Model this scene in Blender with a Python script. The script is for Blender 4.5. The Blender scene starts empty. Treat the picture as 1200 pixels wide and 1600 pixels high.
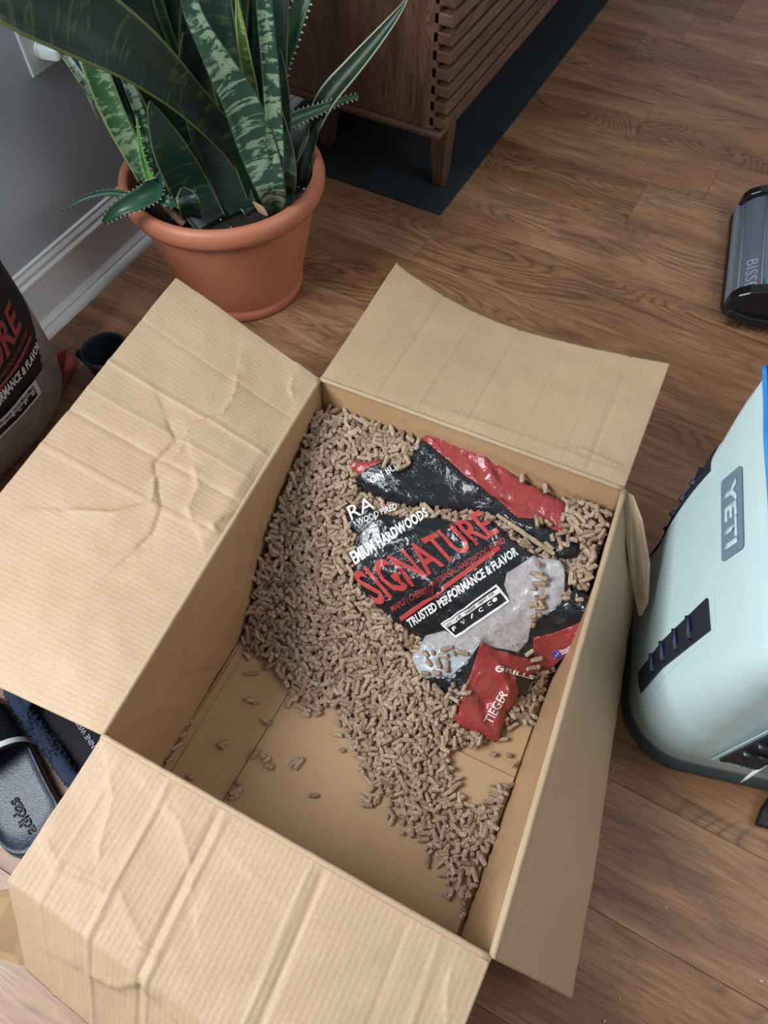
import bpy, bmesh, math, random
import numpy as np
from mathutils import Vector, Matrix, noise
from mathutils.geometry import delaunay_2d_cdt
random.seed(7); rng = np.random.default_rng(11)
C = bpy.context.scene.collection

# ------------------------------------------------------------------ camera
H = 1.2; FPX = 1179.2; YAW, PITCH, ROLL = -0.50077654, 1.01850135, -0.0022
fw = np.array([math.sin(YAW)*math.cos(PITCH), math.cos(YAW)*math.cos(PITCH), -math.sin(PITCH)])
rt = np.array([math.cos(YAW), -math.sin(YAW), 0.0]); up = np.cross(rt, fw)
c_, s_ = math.cos(ROLL), math.sin(ROLL)
rt, up = c_*rt+s_*up, -s_*rt+c_*up
cd = bpy.data.cameras.new('camera'); cam = bpy.data.objects.new('camera', cd); C.objects.link(cam)
cd.sensor_fit = 'HORIZONTAL'; cd.sensor_width = 36; cd.lens = FPX/1200*36; cd.clip_start = .02
m = Matrix(((rt[0], up[0], -fw[0], 0), (rt[1], up[1], -fw[1], 0), (rt[2], up[2], -fw[2], H), (0, 0, 0, 1)))
cam.matrix_world = m
bpy.context.scene.camera = cam

# ------------------------------------------------------------------ world, light, exposure
sc = bpy.context.scene
sc.view_settings.view_transform = 'Standard'; sc.view_settings.look = 'None'
sc.view_settings.gamma = 1; sc.view_settings.use_curve_mapping = False
sc.view_settings.exposure = 0.0
w = bpy.data.worlds.new('world'); sc.world = w; w.use_nodes = True
bg = w.node_tree.nodes['Background']; bg.inputs[0].default_value = (.90, .95, 1.0, 1); bg.inputs[1].default_value = .33

def area(name, loc, target, sx, sy, power, col):
    l = bpy.data.lights.new(name, 'AREA'); l.shape = 'RECTANGLE'; l.size = sx; l.size_y = sy; l.energy = power; l.color = col
    o = bpy.data.objects.new(name, l); C.objects.link(o); o.location = loc
    o.rotation_euler = (Vector(target)-Vector(loc)).to_track_quat('-Z', 'Y').to_euler(); return o
area('window_daylight', (-1.20, -.42, 1.50), (-.2, -.1, 1.0), .95, .95, 64, (.90, .96, 1.0))
area('room_fill_light', (1.9, 1.2, 2.1), (-.2, .9, 0), 1.6, 1.2, 24, (1.0, .98, .96))  # unseen fill light from the open side of the room, without a window

# ------------------------------------------------------------------ back-projection helpers
def ray(px, py): return fw + rt*((px-600)/FPX) + up*(-(py-800)/FPX)
def P(px, py, z=0.0):
    d = ray(px, py); return np.array([0, 0, H]) + d*((z-H)/d[2])
def PX(px, py, x):
    d = ray(px, py); return np.array([0, 0, H]) + d*(x/d[0])
def LP(px, py, dist):
    d = ray(px, py); return np.array([0, 0, H]) + d*(dist/math.hypot(d[0], d[1]))
def S(px, py, fn):
    z = .12; d0, d1, d2 = map(float, ray(px, py))
    for _ in range(40):
        t = (z-H)/d2; zn = .5*z + .5*fn(d0*t, d1*t)
        if abs(zn-z) < 2e-5: z = zn; break
        z = zn
    return P(px, py, z)

# ------------------------------------------------------------------ object helpers
def link(name, me, mat=None, parent=None, smooth=False):
    o = bpy.data.objects.new(name, me); C.objects.link(o)
    if mat is not None:
        me.materials.clear(); me.materials.append(mat)
    if smooth: me.polygons.foreach_set('use_smooth', [True]*len(me.polygons))
    if parent: o.parent = parent
    return o
def mesh(name, v, f, mat=None, parent=None, smooth=False):
    me = bpy.data.meshes.new(name); me.from_pydata([tuple(map(float, p)) for p in v], [], [tuple(map(int, q)) for q in f]); me.update()
    return link(name, me, mat, parent, smooth)
def empty(name, label, cat, loc=(0, 0, 0), group=None):
    o = bpy.data.objects.new(name, None); C.objects.link(o); o.location = loc; o.empty_display_size = .05
    tag(o, label, cat, group); return o
def tag(o, label, cat, group=None, kind=None):
    o['label'] = label; o['category'] = cat
    if group: o['group'] = group
    if kind: o['kind'] = kind
def struct(o): o['kind'] = 'structure'; return o
def local(parent, pts):  # world points -> parent's frame (parents are only translated)
    l = np.array(parent.location); return [np.array(p)-l for p in pts]
def bevel(o, w_, seg=2):
    b = o.modifiers.new('b', 'BEVEL'); b.width = w_; b.segments = seg; b.limit_method = 'ANGLE'; b.angle_limit = .6; return o
def hexa(name, a, b, mat, parent=None, bev=0):
    """8 corner solid: a = bottom 4, b = top 4"""
    v = list(a)+list(b); f = [(3, 2, 1, 0), (4, 5, 6, 7), (0, 1, 5, 4), (1, 2, 6, 5), (2, 3, 7, 6), (3, 0, 4, 7)]
    o = mesh(name, v, f, mat, parent)
    fixn(o)
    if bev: bevel(o, bev)
    return o
def fixn(o):
    bm = bmesh.new(); bm.from_mesh(o.data); bmesh.ops.recalc_face_normals(bm, faces=bm.faces[:]); bm.to_mesh(o.data); bm.free()
def box(name, x0, x1, y0, y1, z0, z1, mat, parent=None, bev=0):
    return hexa(name, [(x0, y0, z0), (x1, y0, z0), (x1, y1, z0), (x0, y1, z0)], [(x0, y0, z1), (x1, y0, z1), (x1, y1, z1), (x0, y1, z1)], mat, parent, bev)
def tube(name, pts, r, mat, parent=None, n=10, closed=False, flat=1.0):
    pts = [Vector(p) for p in pts]; N = len(pts); v = []; f = []
    rs = r if isinstance(r, (list, tuple)) else [r]*N
    prev = None
    for i, p in enumerate(pts):
        a = pts[(i-1) % N] if (closed or i > 0) else p; b = pts[(i+1) % N] if (closed or i < N-1) else p
        t = (b-a).normalized()
        s = t.cross(Vector((0, 0, 1))) if prev is None else prev-t*prev.dot(t)
        if s.length < 1e-4: s = t.cross(Vector((1, 0, 0)))
        s.normalize(); prev = s; u = t.cross(s)
        for k in range(n):
            an = 2*math.pi*k/n; v.append(p+s*math.cos(an)*rs[i]+u*math.sin(an)*rs[i]*flat)
    for i in range(N if closed else N-1):
        j = (i+1) % N
        for k in range(n): f.append((i*n+k, i*n+(k+1) % n, j*n+(k+1) % n, j*n+k))
    if not closed: f.append(tuple(range(n))[::-1]); f.append(tuple((N-1)*n+k for k in range(n)))
    o = mesh(name, v, f, mat, parent, True); fixn(o); return o
def lathe(name, prof, mat, parent=None, n=72, cx=0, cy=0, sy=1.0, closed=False):
    v = []; f = []; K = len(prof)
    for r, z in prof:
        for k in range(n):
            a = 2*math.pi*k/n; v.append((cx+r*math.cos(a), cy+sy*r*math.sin(a), z))
    for i in range(K if closed else K-1):
        j = (i+1) % K
        for k in range(n): f.append((i*n+k, i*n+(k+1) % n, j*n+(k+1) % n, j*n+k))
    if not closed:
        f.append(tuple(range(n))[::-1]); f.append(tuple((K-1)*n+k for k in range(n)))
    o = mesh(name, v, f, mat, parent, True); fixn(o); return o
def inpoly(x, y, poly):
    x = np.asarray(x, float); y = np.asarray(y, float); r = np.zeros(x.shape, bool); n = len(poly)
    for i in range(n):
        x1, y1 = poly[i][:2]; x2, y2 = poly[(i+1) % n][:2]
        if y1 == y2: continue
        c = ((y1 > y) != (y2 > y)) & (x < (x2-x1)*(y-y1)/(y2-y1)+x1); r ^= c
    return r
def segdist(x, y, a, b):
    ax, ay = a[:2]; bx, by = b[:2]; dx, dy = bx-ax, by-ay; L = dx*dx+dy*dy+1e-12
    t = np.clip(((x-ax)*dx+(y-ay)*dy)/L, 0, 1); return np.hypot(x-ax-t*dx, y-ay-t*dy)
def sd1(x, y, a, b):
    ax, ay, bx_, by = float(a[0]), float(a[1]), float(b[0]), float(b[1]); dx, dy = bx_-ax, by-ay; L = dx*dx+dy*dy+1e-12
    t = ((x-ax)*dx+(y-ay)*dy)/L; t = 0 if t < 0 else 1 if t > 1 else t; return math.hypot(x-ax-t*dx, y-ay-t*dy)
def polydist(x, y, poly, closed=True):
    d = np.full(np.shape(x), 9.0); n = len(poly)
    for i in range(n if closed else n-1): d = np.minimum(d, segdist(x, y, poly[i], poly[(i+1) % n]))
    return d

# ------------------------------------------------------------------ materials
def new_mat(name, col=(.5, .5, .5), rough=.5, **kw):
    mt = bpy.data.materials.new(name); mt.use_nodes = True; b = mt.node_tree.nodes['Principled BSDF']
    b.inputs['Base Color'].default_value = (*col, 1); b.inputs['Roughness'].default_value = rough
    for k, v in kw.items(): b.inputs[k.replace('_', ' ')].default_value = v
    return mt
class NT:
    def __init__(s, mt): s.t = mt.node_tree; s.n = s.t.nodes; s.b = s.n['Principled BSDF']
    def add(s, ty, **kw):
        n = s.n.new(ty)
        for k, v in kw.items():
            if k in n.inputs.keys(): n.inputs[k].default_value = v
            else: setattr(n, k, v)
        return n
    def l(s, a, b): s.t.links.new(a, b)
    def coord(s, kind='Object', scale=(1, 1, 1), rot=(0, 0, 0)):
        tc = s.add('ShaderNodeTexCoord'); mp = s.add('ShaderNodeMapping'); mp.inputs['Scale'].default_value = scale; mp.inputs['Rotation'].default_value = rot
        s.l(tc.outputs[kind], mp.inputs[0]); return mp.outputs[0]
    def noise(s, vec, scale, detail=4, rough=.55, dist=0):
        n = s.add('ShaderNodeTexNoise'); n.inputs['Scale'].default_value = scale; n.inputs['Detail'].default_value = detail
        n.inputs['Roughness'].default_value = rough; n.inputs['Distortion'].default_value = dist
        if vec is not None: s.l(vec, n.inputs['Vector'])
        return n.outputs['Fac']
    def ramp(s, fac, stops):
        r = s.add('ShaderNodeValToRGB'); e = r.color_ramp.elements
        while len(e) > 1: e.remove(e[-1])
        e[0].position = stops[0][0]; e[0].color = (*stops[0][1], 1)
        for p, c in stops[1:]: x = e.new(p); x.color = (*c, 1)
        s.l(fac, r.inputs[0]); return r.outputs[0]
    def mix(s, fac, a, b, mode='MIX'):
        n = s.add('ShaderNodeMix'); n.data_type = 'RGBA'; n.blend_type = mode
        for i, v in ((0, fac), (6, a), (7, b)):
            if isinstance(v, (float, int)): n.inputs[i].default_value = v
            elif isinstance(v, tuple): n.inputs[i].default_value = (*v, 1)
            else: s.l(v, n.inputs[i])
        return n.outputs[2]
    def math(s, op, a, b=0.0, c=None):
        n = s.add('ShaderNodeMath'); n.operation = op
        for i, v in enumerate((a, b) if c is None else (a, b, c)):
            if isinstance(v, (float, int)): n.inputs[i].default_value = v
            else: s.l(v, n.inputs[i])
        return n.outputs[0]
    def bump(s, h, strength=.3, dist=.002, prev=None):
        n = s.add('ShaderNodeBump'); n.inputs['Strength'].default_value = strength; n.inputs['Distance'].default_value = dist
        s.l(h, n.inputs['Height'])
        if prev is not None: s.l(prev, n.inputs['Normal'])
        s.l(n.outputs[0], s.b.inputs['Normal']); return n.outputs[0]

def cardboard(name, c1, c2, uv=True, rough=.62, flute=.55):
    mt = new_mat(name, c1, rough); t = NT(mt)
    big = t.noise(t.coord('Object'), 5, 3); fine = t.noise(t.coord('Object'), 420, 3)
    col = t.mix(t.ramp(big, [(.35, (0, 0, 0)), (.7, (1, 1, 1))]), c1, c2)
    col = t.mix(t.ramp(fine, [(.4, (0, 0, 0)), (.65, (.35, .35, .35))]), col, tuple(v*.72 for v in c1))
    if uv:
        v = t.coord('UV'); sp = t.add('ShaderNodeSeparateXYZ'); t.l(v, sp.inputs[0])
        wob = t.noise(t.coord('UV', (3, 3, 3)), 3, 2)
        ph = t.math('MULTIPLY_ADD', sp.outputs[0], 2*math.pi/.0079, 0.0)
        ph = t.math('ADD', ph, t.math('MULTIPLY', wob, 1.5))
        fl = t.math('SINE', ph)
        st = t.noise(t.coord('UV', (260, 6, 1)), 1, 3)
        col = t.mix(t.math('MULTIPLY_ADD', fl, .028, .028), col, tuple(v*.55 for v in c1))
        hgt = t.math('ADD', fl, t.math('MULTIPLY', st, 1.2))
        nb = t.bump(hgt, flute, .0007)
        t.bump(t.noise(t.coord('Object'), 26, 4), .35, .004, nb)
    else:
        t.bump(t.noise(t.coord('Object'), 26, 4), .35, .004)
    t.l(col, t.b.inputs['Base Color']); return mt
M = {}
M['card'] = cardboard('kraft_cardboard_inside', (.40, .28, .170), (.46, .328, .205), flute=.13)
M['card_out'] = cardboard('kraft_cardboard_outside', (.33, .210, .108), (.38, .25, .135), flute=.06, rough=.5)
M['card_in'] = cardboard('kraft_cardboard_wall', (.40, .245, .125), (.45, .285, .15), flute=.05, rough=.40)
M['card_edge'] = new_mat('cardboard_cut_edge', (.62, .47, .31), .8)
M['card_floor'] = cardboard('kraft_cardboard_bottom', (.40, .255, .128), (.45, .29, .155), uv=False)

def wood(name, stops, sc_=(1, 14, 14), rnd=True, rough=.42, dark=(.035, .016, .009), dk=.5, grain=.25):
    mt = new_mat(name, stops[0][1], rough); t = NT(mt)
    tc = t.add('ShaderNodeTexCoord'); vec = tc.outputs['Object']
    oi = t.add('ShaderNodeObjectInfo')
    off = t.add('ShaderNodeCombineXYZ'); t.l(t.math('MULTIPLY', oi.outputs['Random'], 37.0), off.inputs[0]); t.l(t.math('MULTIPLY', oi.outputs['Random'], 91.0), off.inputs[1])
    va = t.add('ShaderNodeVectorMath'); va.operation = 'ADD'; t.l(vec, va.inputs[0]); t.l(off.outputs[0], va.inputs[1])
    def mp(s):
        n = t.add('ShaderNodeMapping'); n.inputs['Scale'].default_value = s; t.l(va.outputs[0], n.inputs[0]); return n.outputs[0]
    broad = t.noise(mp((sc_[0]*1.6, sc_[1]*.55, sc_[2]*.55)), 1.0, 5, .6, 1.2)
    med = t.noise(mp((sc_[0]*3.2, sc_[1]*1.6, sc_[2]*1.6)), 1.0, 6, .62, 1.6)
    # cathedral rings: contour lines of a stretched smooth noise
    cat = t.noise(mp((sc_[0]*1.5, sc_[1]*.5, sc_[2]*.5)), 1.0, 1.5, .5, .6)
    rings = t.math('PINGPONG', t.math('MULTIPLY', cat, 34.0), .5)
    rings = t.ramp(rings, [(0, (1, 1, 1)), (.16, (.3, .3, .3)), (.4, (0, 0, 0))])
    amount = t.ramp(t.noise(mp((sc_[0]*1.1, sc_[1]*.35, sc_[2]*.35)), 1.0, 2), [(.46, (.05, .05, .05)), (.62, (1, 1, 1))])
    fine = t.noise(mp((sc_[0]*9, sc_[1]*16, sc_[2]*16)), 1.0, 4, .7, .4)
    col = t.ramp(broad, stops)
    streak = t.ramp(med, [(.50, (0, 0, 0)), (.68, (1, 1, 1))])
    col = t.mix(t.math('MULTIPLY', streak, dk), col, dark)
    col = t.mix(t.math('MULTIPLY', t.math('MULTIPLY', rings, amount), .72), col, dark)
    fr = t.ramp(fine, [(.45, (0, 0, 0)), (.68, (1, 1, 1))])
    col = t.mix(t.math('MULTIPLY', fr, .50), col, dark)
    if rnd:
        hv = t.add('ShaderNodeHueSaturation'); t.l(col, hv.inputs['Color'])
        t.l(t.math('MULTIPLY_ADD', oi.outputs['Random'], .35, .84), hv.inputs['Value']); t.l(t.math('MULTIPLY_ADD', oi.outputs['Random'], -.15, 1.05), hv.inputs['Saturation']); col = hv.outputs[0]
    t.l(col, t.b.inputs['Base Color'])
    t.bump(t.math('ADD', fine, t.math('MULTIPLY', med, .6)), grain, .0012); return mt
M['floor'] = wood('laminate_plank', [(.30, (.17, .078, .036)), (.5, (.315, .160, .076)), (.72, (.44, .25, .128))], rough=.46, dark=(.06, .026, .014), dk=.42)
M['walnut'] = wood('walnut_veneer', [(.3, (.10, .050, .030)), (.55, (.15, .078, .046)), (.75, (.20, .105, .064))], sc_=(14, 14, 2.2), rnd=False, dk=.35, rough=.5)
M['walnut_y'] = wood('walnut_slat', [(.3, (.10, .052, .033)), (.55, (.155, .082, .052)), (.75, (.21, .115, .075))], sc_=(14, 2.2, 14), rnd=False, dk=.3, rough=.5)

M['wall'] = new_mat('pale_blue_grey_wall', (.43, .485, .56), .75)
t = NT(M['wall']); t.bump(t.noise(t.coord('Object'), 300, 3), .12, .0008)
M['trim'] = new_mat('white_gloss_trim', (.70, .74, .76), .38)
t = NT(M['trim']); t.bump(t.noise(t.coord('Object', (20, 2, 20)), 8, 3), .08, .001)
M['plastic_white'] = new_mat('white_plastic', (.72, .79, .78), .3)
M['mat'] = new_mat('black_navy_mat', (.010, .017, .022), .8); t = NT(M['mat'])
t.l(t.ramp(t.noise(t.coord('Object'), 9, 4), [(.3, (.007, .012, .017)), (.8, (.016, .026, .032))]), t.b.inputs['Base Color']); t.bump(t.noise(t.coord('Object'), 500, 2), .25, .0008)
M['terra'] = new_mat('terracotta_plastic', (.50, .175, .095), .48); t = NT(M['terra'])
t.l(t.ramp(t.noise(t.coord('Object'), 7, 5), [(.3, (.45, .155, .085)), (.75, (.54, .20, .115))]), t.b.inputs['Base Color']); t.bump(t.noise(t.coord('Object'), 350, 3), .1, .0006)
M['soil'] = new_mat('dark_potting_soil', (.012, .009, .007), .9); t = NT(M['soil'])
t.l(t.ramp(t.noise(t.coord('Object'), 160, 5), [(.4, (.006, .005, .004)), (.7, (.035, .024, .017))]), t.b.inputs['Base Color']); t.bump(t.noise(t.coord('Object'), 120, 5), 1, .01)
M['perlite'] = new_mat('perlite', (.7, .68, .62), .8)
M['dryleaf'] = new_mat('dry_leaf', (.35, .22, .12), .7)
M['black'] = new_mat('black_plastic', (.008, .010, .012), .28)
M['blackmatte'] = new_mat('black_webbing', (.010, .012, .020), .6); t = NT(M['blackmatte']); t.bump(t.noise(t.coord('Object'), 900, 2), .3, .0006)
M['navycup'] = new_mat('dark_navy_rubber', (.013, .022, .030), .5)

def leaf_mat(name, dark, light, amt, margin, mw=.07, sc_=1.0, rough=.33):
    mt = new_mat(name, dark, rough); t = NT(mt)
    v = t.coord('UV'); sp = t.add('ShaderNodeSeparateXYZ'); t.l(v, sp.inputs[0])
    oi = t.add('ShaderNodeObjectInfo'); off = t.add('ShaderNodeCombineXYZ'); t.l(t.math('MULTIPLY', oi.outputs['Random'], 50.0), off.inputs[1])
    va = t.add('ShaderNodeVectorMath'); va.operation = 'ADD'; t.l(v, va.inputs[0]); t.l(off.outputs[0], va.inputs[1])
    mp = t.add('ShaderNodeMapping'); mp.inputs['Scale'].default_value = (.9, 75*sc_, 1); t.l(va.outputs[0], mp.inputs[0])
    n = t.noise(mp.outputs[0], 1.0, 5, .6, 1.1)
    mp2 = t.add('ShaderNodeMapping'); mp2.inputs['Scale'].default_value = (2.0, 14, 1); t.l(va.outputs[0], mp2.inputs[0])
    n2 = t.noise(mp2.outputs[0], 1.0, 3)
    band = t.ramp(t.math('ADD', t.math('MULTIPLY', n, .75), t.math('MULTIPLY', n2, .3)), [(.615-amt*.125, (0, 0, 0)), (.665-amt*.125, (1, 1, 1))])
    ms = t.noise(t.coord('UV', (1, 160, 1)), 1.0, 3)
    col = t.mix(t.math('MULTIPLY', band, .9), dark, light)
    pale = t.mix(ms, tuple(x*1.0 for x in dark), tuple(min(1, x*1.25) for x in dark))
    ed = t.math('ABSOLUTE', t.math('SUBTRACT', sp.outputs[0], .5))
    mg = t.ramp(ed, [(.5-mw-.015, (0, 0, 0)), (.5-mw+.01, (1, 1, 1))])
    col = t.mix(t.math('MULTIPLY', mg, .85), col, margin)
    t.l(col, t.b.inputs['Base Color']); t.bump(t.noise(t.coord('UV', (60, 8, 1)), 1, 3), .2, .001); t.b.inputs['Subsurface Weight'].default_value = 0.0
    return mt
M['lf_dark'] = leaf_mat('snake_leaf_dark', (.006, .024, .017), (.030, .060, .028), .25, (.10, .13, .045), .03)
M['lf_band'] = leaf_mat('snake_leaf_banded', (.014, .050, .032), (.19, .275, .17), .80, (.02, .06, .03), .02)
M['lf_bandd'] = leaf_mat('snake_leaf_banded_dark', (.007, .026, .018), (.040, .070, .028), .45, (.13, .17, .05), .035)
M['lf_yel'] = leaf_mat('snake_leaf_yellow_green', (.05, .13, .025), (.22, .30, .09), .6, (.30, .36, .10), .10)
M['lf_bright'] = leaf_mat('snake_leaf_bright', (.035, .11, .035), (.22, .34, .17), .7, (.20, .29, .10), .07)
M['lf_cream'] = leaf_mat('snake_leaf_cream_edge', (.010, .040, .022), (.03, .075, .03), .45, (.50, .52, .36), .05)
M['aloe'] = new_mat('aloe_leaf', (.022, .082, .045), .38)
M['aloe_l'] = new_mat('aloe_young_leaf', (.15, .36, .10), .4)
M['tooth'] = new_mat('aloe_tooth', (.55, .60, .38), .5)

M['pellet'] = new_mat('wood_pellet', (.34, .24, .155), .75); t = NT(M['pellet'])
at = t.add('ShaderNodeAttribute'); at.attribute_name = 'tone'
t.l(t.mix(t.ramp(t.noise(t.coord('Object'), 500, 3), [(.40, (0, 0, 0)), (.66, (.7, .7, .7))]), at.outputs['Color'], (.12, .07, .04)), t.b.inputs['Base Color'])
t.bump(t.noise(t.coord('Object'), 420, 3), .8, .0016)
M['core'] = new_mat('pellet_heap_shade', (.07, .045, .028), .9)  # pellet brown darkened to stand for shade in the gaps
def film(name, col, rough=.22, dust=.0):
    mt = new_mat(name, col, rough); t = NT(mt)
    d = t.noise(t.coord('Object'), 60, 5, .65); sp = t.noise(t.coord('Object'), 260, 3, .6)
    c = t.mix(t.ramp(d, [(.52, (0, 0, 0)), (.9, (.13+dust, .13+dust, .13+dust))]), col, (.30, .28, .26))
    c = t.mix(t.ramp(sp, [(.67, (0, 0, 0)), (.73, (.30, .30, .30))]), c, (.42, .36, .30))
    t.l(c, t.b.inputs['Base Color'])
    nb = t.bump(t.noise(t.coord('Object'), 18, 4, .6, 1.5), .8, .009); t.bump(t.noise(t.coord('Object'), 60, 3, .5, 2.0), .4, .0025, nb)
    t.b.inputs['Coat Weight'].default_value = .3; return mt
M['f_black'] = film('black_bag_film', (.009, .011, .015))
M['f_red'] = film('red_bag_film', (.30, .040, .040))
M['ink_white'] = new_mat('white_bag_ink', (.72, .72, .70), .35)
M['ink_red'] = new_mat('red_bag_ink', (.42, .05, .045), .35)
M['ink_blue'] = new_mat('blue_bag_ink', (.06, .05, .33), .35)
mt = new_mat('clear_bag_film', (.72, .70, .73), .16); t = NT(mt); t.b.inputs['Alpha'].default_value = .30
t.bump(t.noise(t.coord('Object'), 30, 4, .55, .8), .6, .005); M['f_clear'] = mt
mt = new_mat('milky_bag_film', (.56, .62, .66), .2); t = NT(mt); t.b.inputs['Alpha'].default_value = .5
t.bump(t.noise(t.coord('Object'), 30, 4, .55, .8), .6, .005); M['f_milky'] = mt

M['cool'] = new_mat('sage_green_cooler_shell', (.45, .57, .57), .36); t = NT(M['cool']); t.bump(t.noise(t.coord('Object'), 11, 3), .25, .01)
M['coolbase'] = new_mat('dark_green_cooler_base', (.045, .070, .072), .5)
M['logo'] = new_mat('slate_blue_logo', (.125, .19, .24), .5)
M['logo_lt'] = new_mat('pale_logo_letter', (.42, .55, .56), .5)
M['blue'] = new_mat('bright_blue_zip_tape', (.015, .22, .66), .6); t = NT(M['blue']); t.bump(t.noise(t.coord('Object'), 700, 2), .5, .001)
M['teal'] = new_mat('dark_teal_lining', (.012, .06, .085), .6)
M['bluestripe'] = new_mat('blue_webbing_stripe', (.04, .10, .30), .6)
M['rubber'] = new_mat('slide_footbed_rubber', (.022, .030, .048), .33); t = NT(M['rubber']); t.bump(t.noise(t.coord('Object'), 520, 2), .5, .0012)
M['rubber_edge'] = new_mat('slide_edge_rubber', (.055, .075, .115), .45)
M['fuzz'] = new_mat('navy_fleece', (.014, .024, .055), .95)
M['insole'] = new_mat('black_insole', (.005, .006, .010), .6, Specular_IOR_Level=.15)
M['greyprint'] = new_mat('grey_print', (.35, .38, .42), .5)
M['emboss'] = new_mat('embossed_rubber', (.012, .016, .028), .3)
M['glass'] = new_mat('smoky_clear_window', (.20, .25, .30), .08, Transmission_Weight=.0, Alpha=.55)
M['brush'] = new_mat('grey_brush_roll', (.03, .035, .05), .8)
M['teal_lt'] = new_mat('teal_plastic', (.03, .30, .36), .35)
M['grey_green'] = new_mat('grey_green_tank', (.11, .155, .15), .25)
M['crumb'] = new_mat('pellet_crumb', (.55, .42, .28), .8)
M['steel'] = new_mat('pale_plastic', (.72, .73, .74), .3)

# ------------------------------------------------------------------ room shell
XW = -1.24
wl = empty('wall_left', '', ''); del wl['label']; del wl['category']; struct(wl)
def wallbox(y0, y1, z0, z1): box('wall_panel', XW-.12, XW, y0, y1, z0, z1, M['wall'], wl)
WY0, WY1, WZ0, WZ1 = -1.0, .15, .98, 2.05
me_w = bpy.data.meshes.new('wall_left')
# one continuous wall mesh with the window opening
ys = [-1.6, WY0, WY1, 3.8]; zs = [0, WZ0, WZ1, 2.5]
v = []; f = []
for xx in (XW, XW-.12):
    for z in zs:
        for y in ys: v.append((xx, y, z))
def vi(s, i, j): return s*16+j*4+i
for j in range(3):
    for i in range(3):
        if i == 1 and j == 1: continue
        f.append((vi(0, i, j), vi(0, i+1, j), vi(0, i+1, j+1), vi(0, i, j+1))); f.append((vi(1, i, j), vi(1, i, j+1), vi(1, i+1, j+1), vi(1, i+1, j)))
f += [(vi(0, 1, 1), vi(1, 1, 1), vi(1, 2, 1), vi(0, 2, 1)), (vi(0, 2, 1), vi(1, 2, 1), vi(1, 2, 2), vi(0, 2, 2)), (vi(0, 2, 2), vi(1, 2, 2), vi(1, 1, 2), vi(0, 1, 2)), (vi(0, 1, 2), vi(1, 1, 2), vi(1, 1, 1), vi(0, 1, 1))]
bpy.data.objects.remove(wl); wl = mesh('wall_left', v, f, M['wall']); fixn(wl); struct(wl)
win = struct(box('window_1', XW-.09, XW-.05, WY0, WY0+.05, WZ0, WZ1, M['trim']))
box('frame', XW-.09, XW-.05, WY1-.05, WY1, WZ0, WZ1, M['trim'], win); box('frame', XW-.09, XW-.05, WY0, WY1, WZ0, WZ0+.05, M['trim'], win); box('frame', XW-.09, XW-.05, WY0, WY1, WZ1-.05, WZ1, M['trim'], win)

# baseboard: stepped profile swept along the wall
prof = [(0, 0), (.022, 0), (.022, .004), (.020, .018), (.012, .030), (.0115, .034), (.0115, .106), (.014, .110), (.014, .118), (.009, .124), (.009, .132), (.005, .140), (.005, .146), (0, .149)]
v = []; f = []; n = len(prof)
for y in (-1.6, 3.8):
    for x, z in prof: v.append((XW+x, y, z))
for k in range(n): f.append((k, (k+1) % n, n+(k+1) % n, n+k))
f += [tuple(range(n)), tuple(range(n, 2*n))]
bb = mesh('baseboard_left', v, f, M['trim']); fixn(bb); struct(bb)
# quarter-round shoe moulding along the floor
v = []; f = []; pr = [(.0222, 0)]+[(.0222+.014*math.cos(a), .016*math.sin(a)) for a in np.linspace(0, math.pi/2, 6)]
for y in (-1.6, 3.8):
    for x, z in pr: v.append((XW+x, y, z))
n = len(pr)
for k in range(n): f.append((k, (k+1) % n, n+(k+1) % n, n+k))
f += [tuple(range(n)), tuple(range(n, 2*n))]
o = mesh('trim_1', v, f, M['trim']); fixn(o); struct(o)

# floor slab + planks
fl = struct(box('floor', XW-.1, 2.3, -1.6, 3.8, -.03, -.0045, new_mat('subfloor', (.09, .05, .03), .9)))
PW = .18; PL = 1.22
pm = None
y = 1.652-PW*19; row = 0
starts = {10: -.24}
while y < 3.8:
    x = XW-.1-random.random()*PL
    yc = y+PW/2
    # rows whose end joints show in the photograph
    if abs(yc-1.74) < .09: x = -.235-PL
    elif abs(yc-2.1) < .09: x = -.33-PL
    elif abs(yc-1.38) < .09: x = -.632-PL
    elif abs(yc-2.64) < .09: x = -.37-PL
    while x < 2.3:
        if pm is None:
            o = box('plank', 0, PL-.0005, 0, PW-.0005, -.004, 0, M['floor'], None)
            bm = bmesh.new(); bm.from_mesh(o.data)
            e = [q for q in bm.edges if all(vv.co.z > -.001 for vv in q.verts)]
            bmesh.ops.bevel(bm, geom=e, offset=.0006, segments=1, affect='EDGES'); bm.to_mesh(o.data); bm.free(); pm = o.data
        else: o = bpy.data.objects.new('plank', pm); C.objects.link(o)
        o.parent = fl; o.location = (x, y, 0)
        x += PL
    y += PW; row += 1

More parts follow.
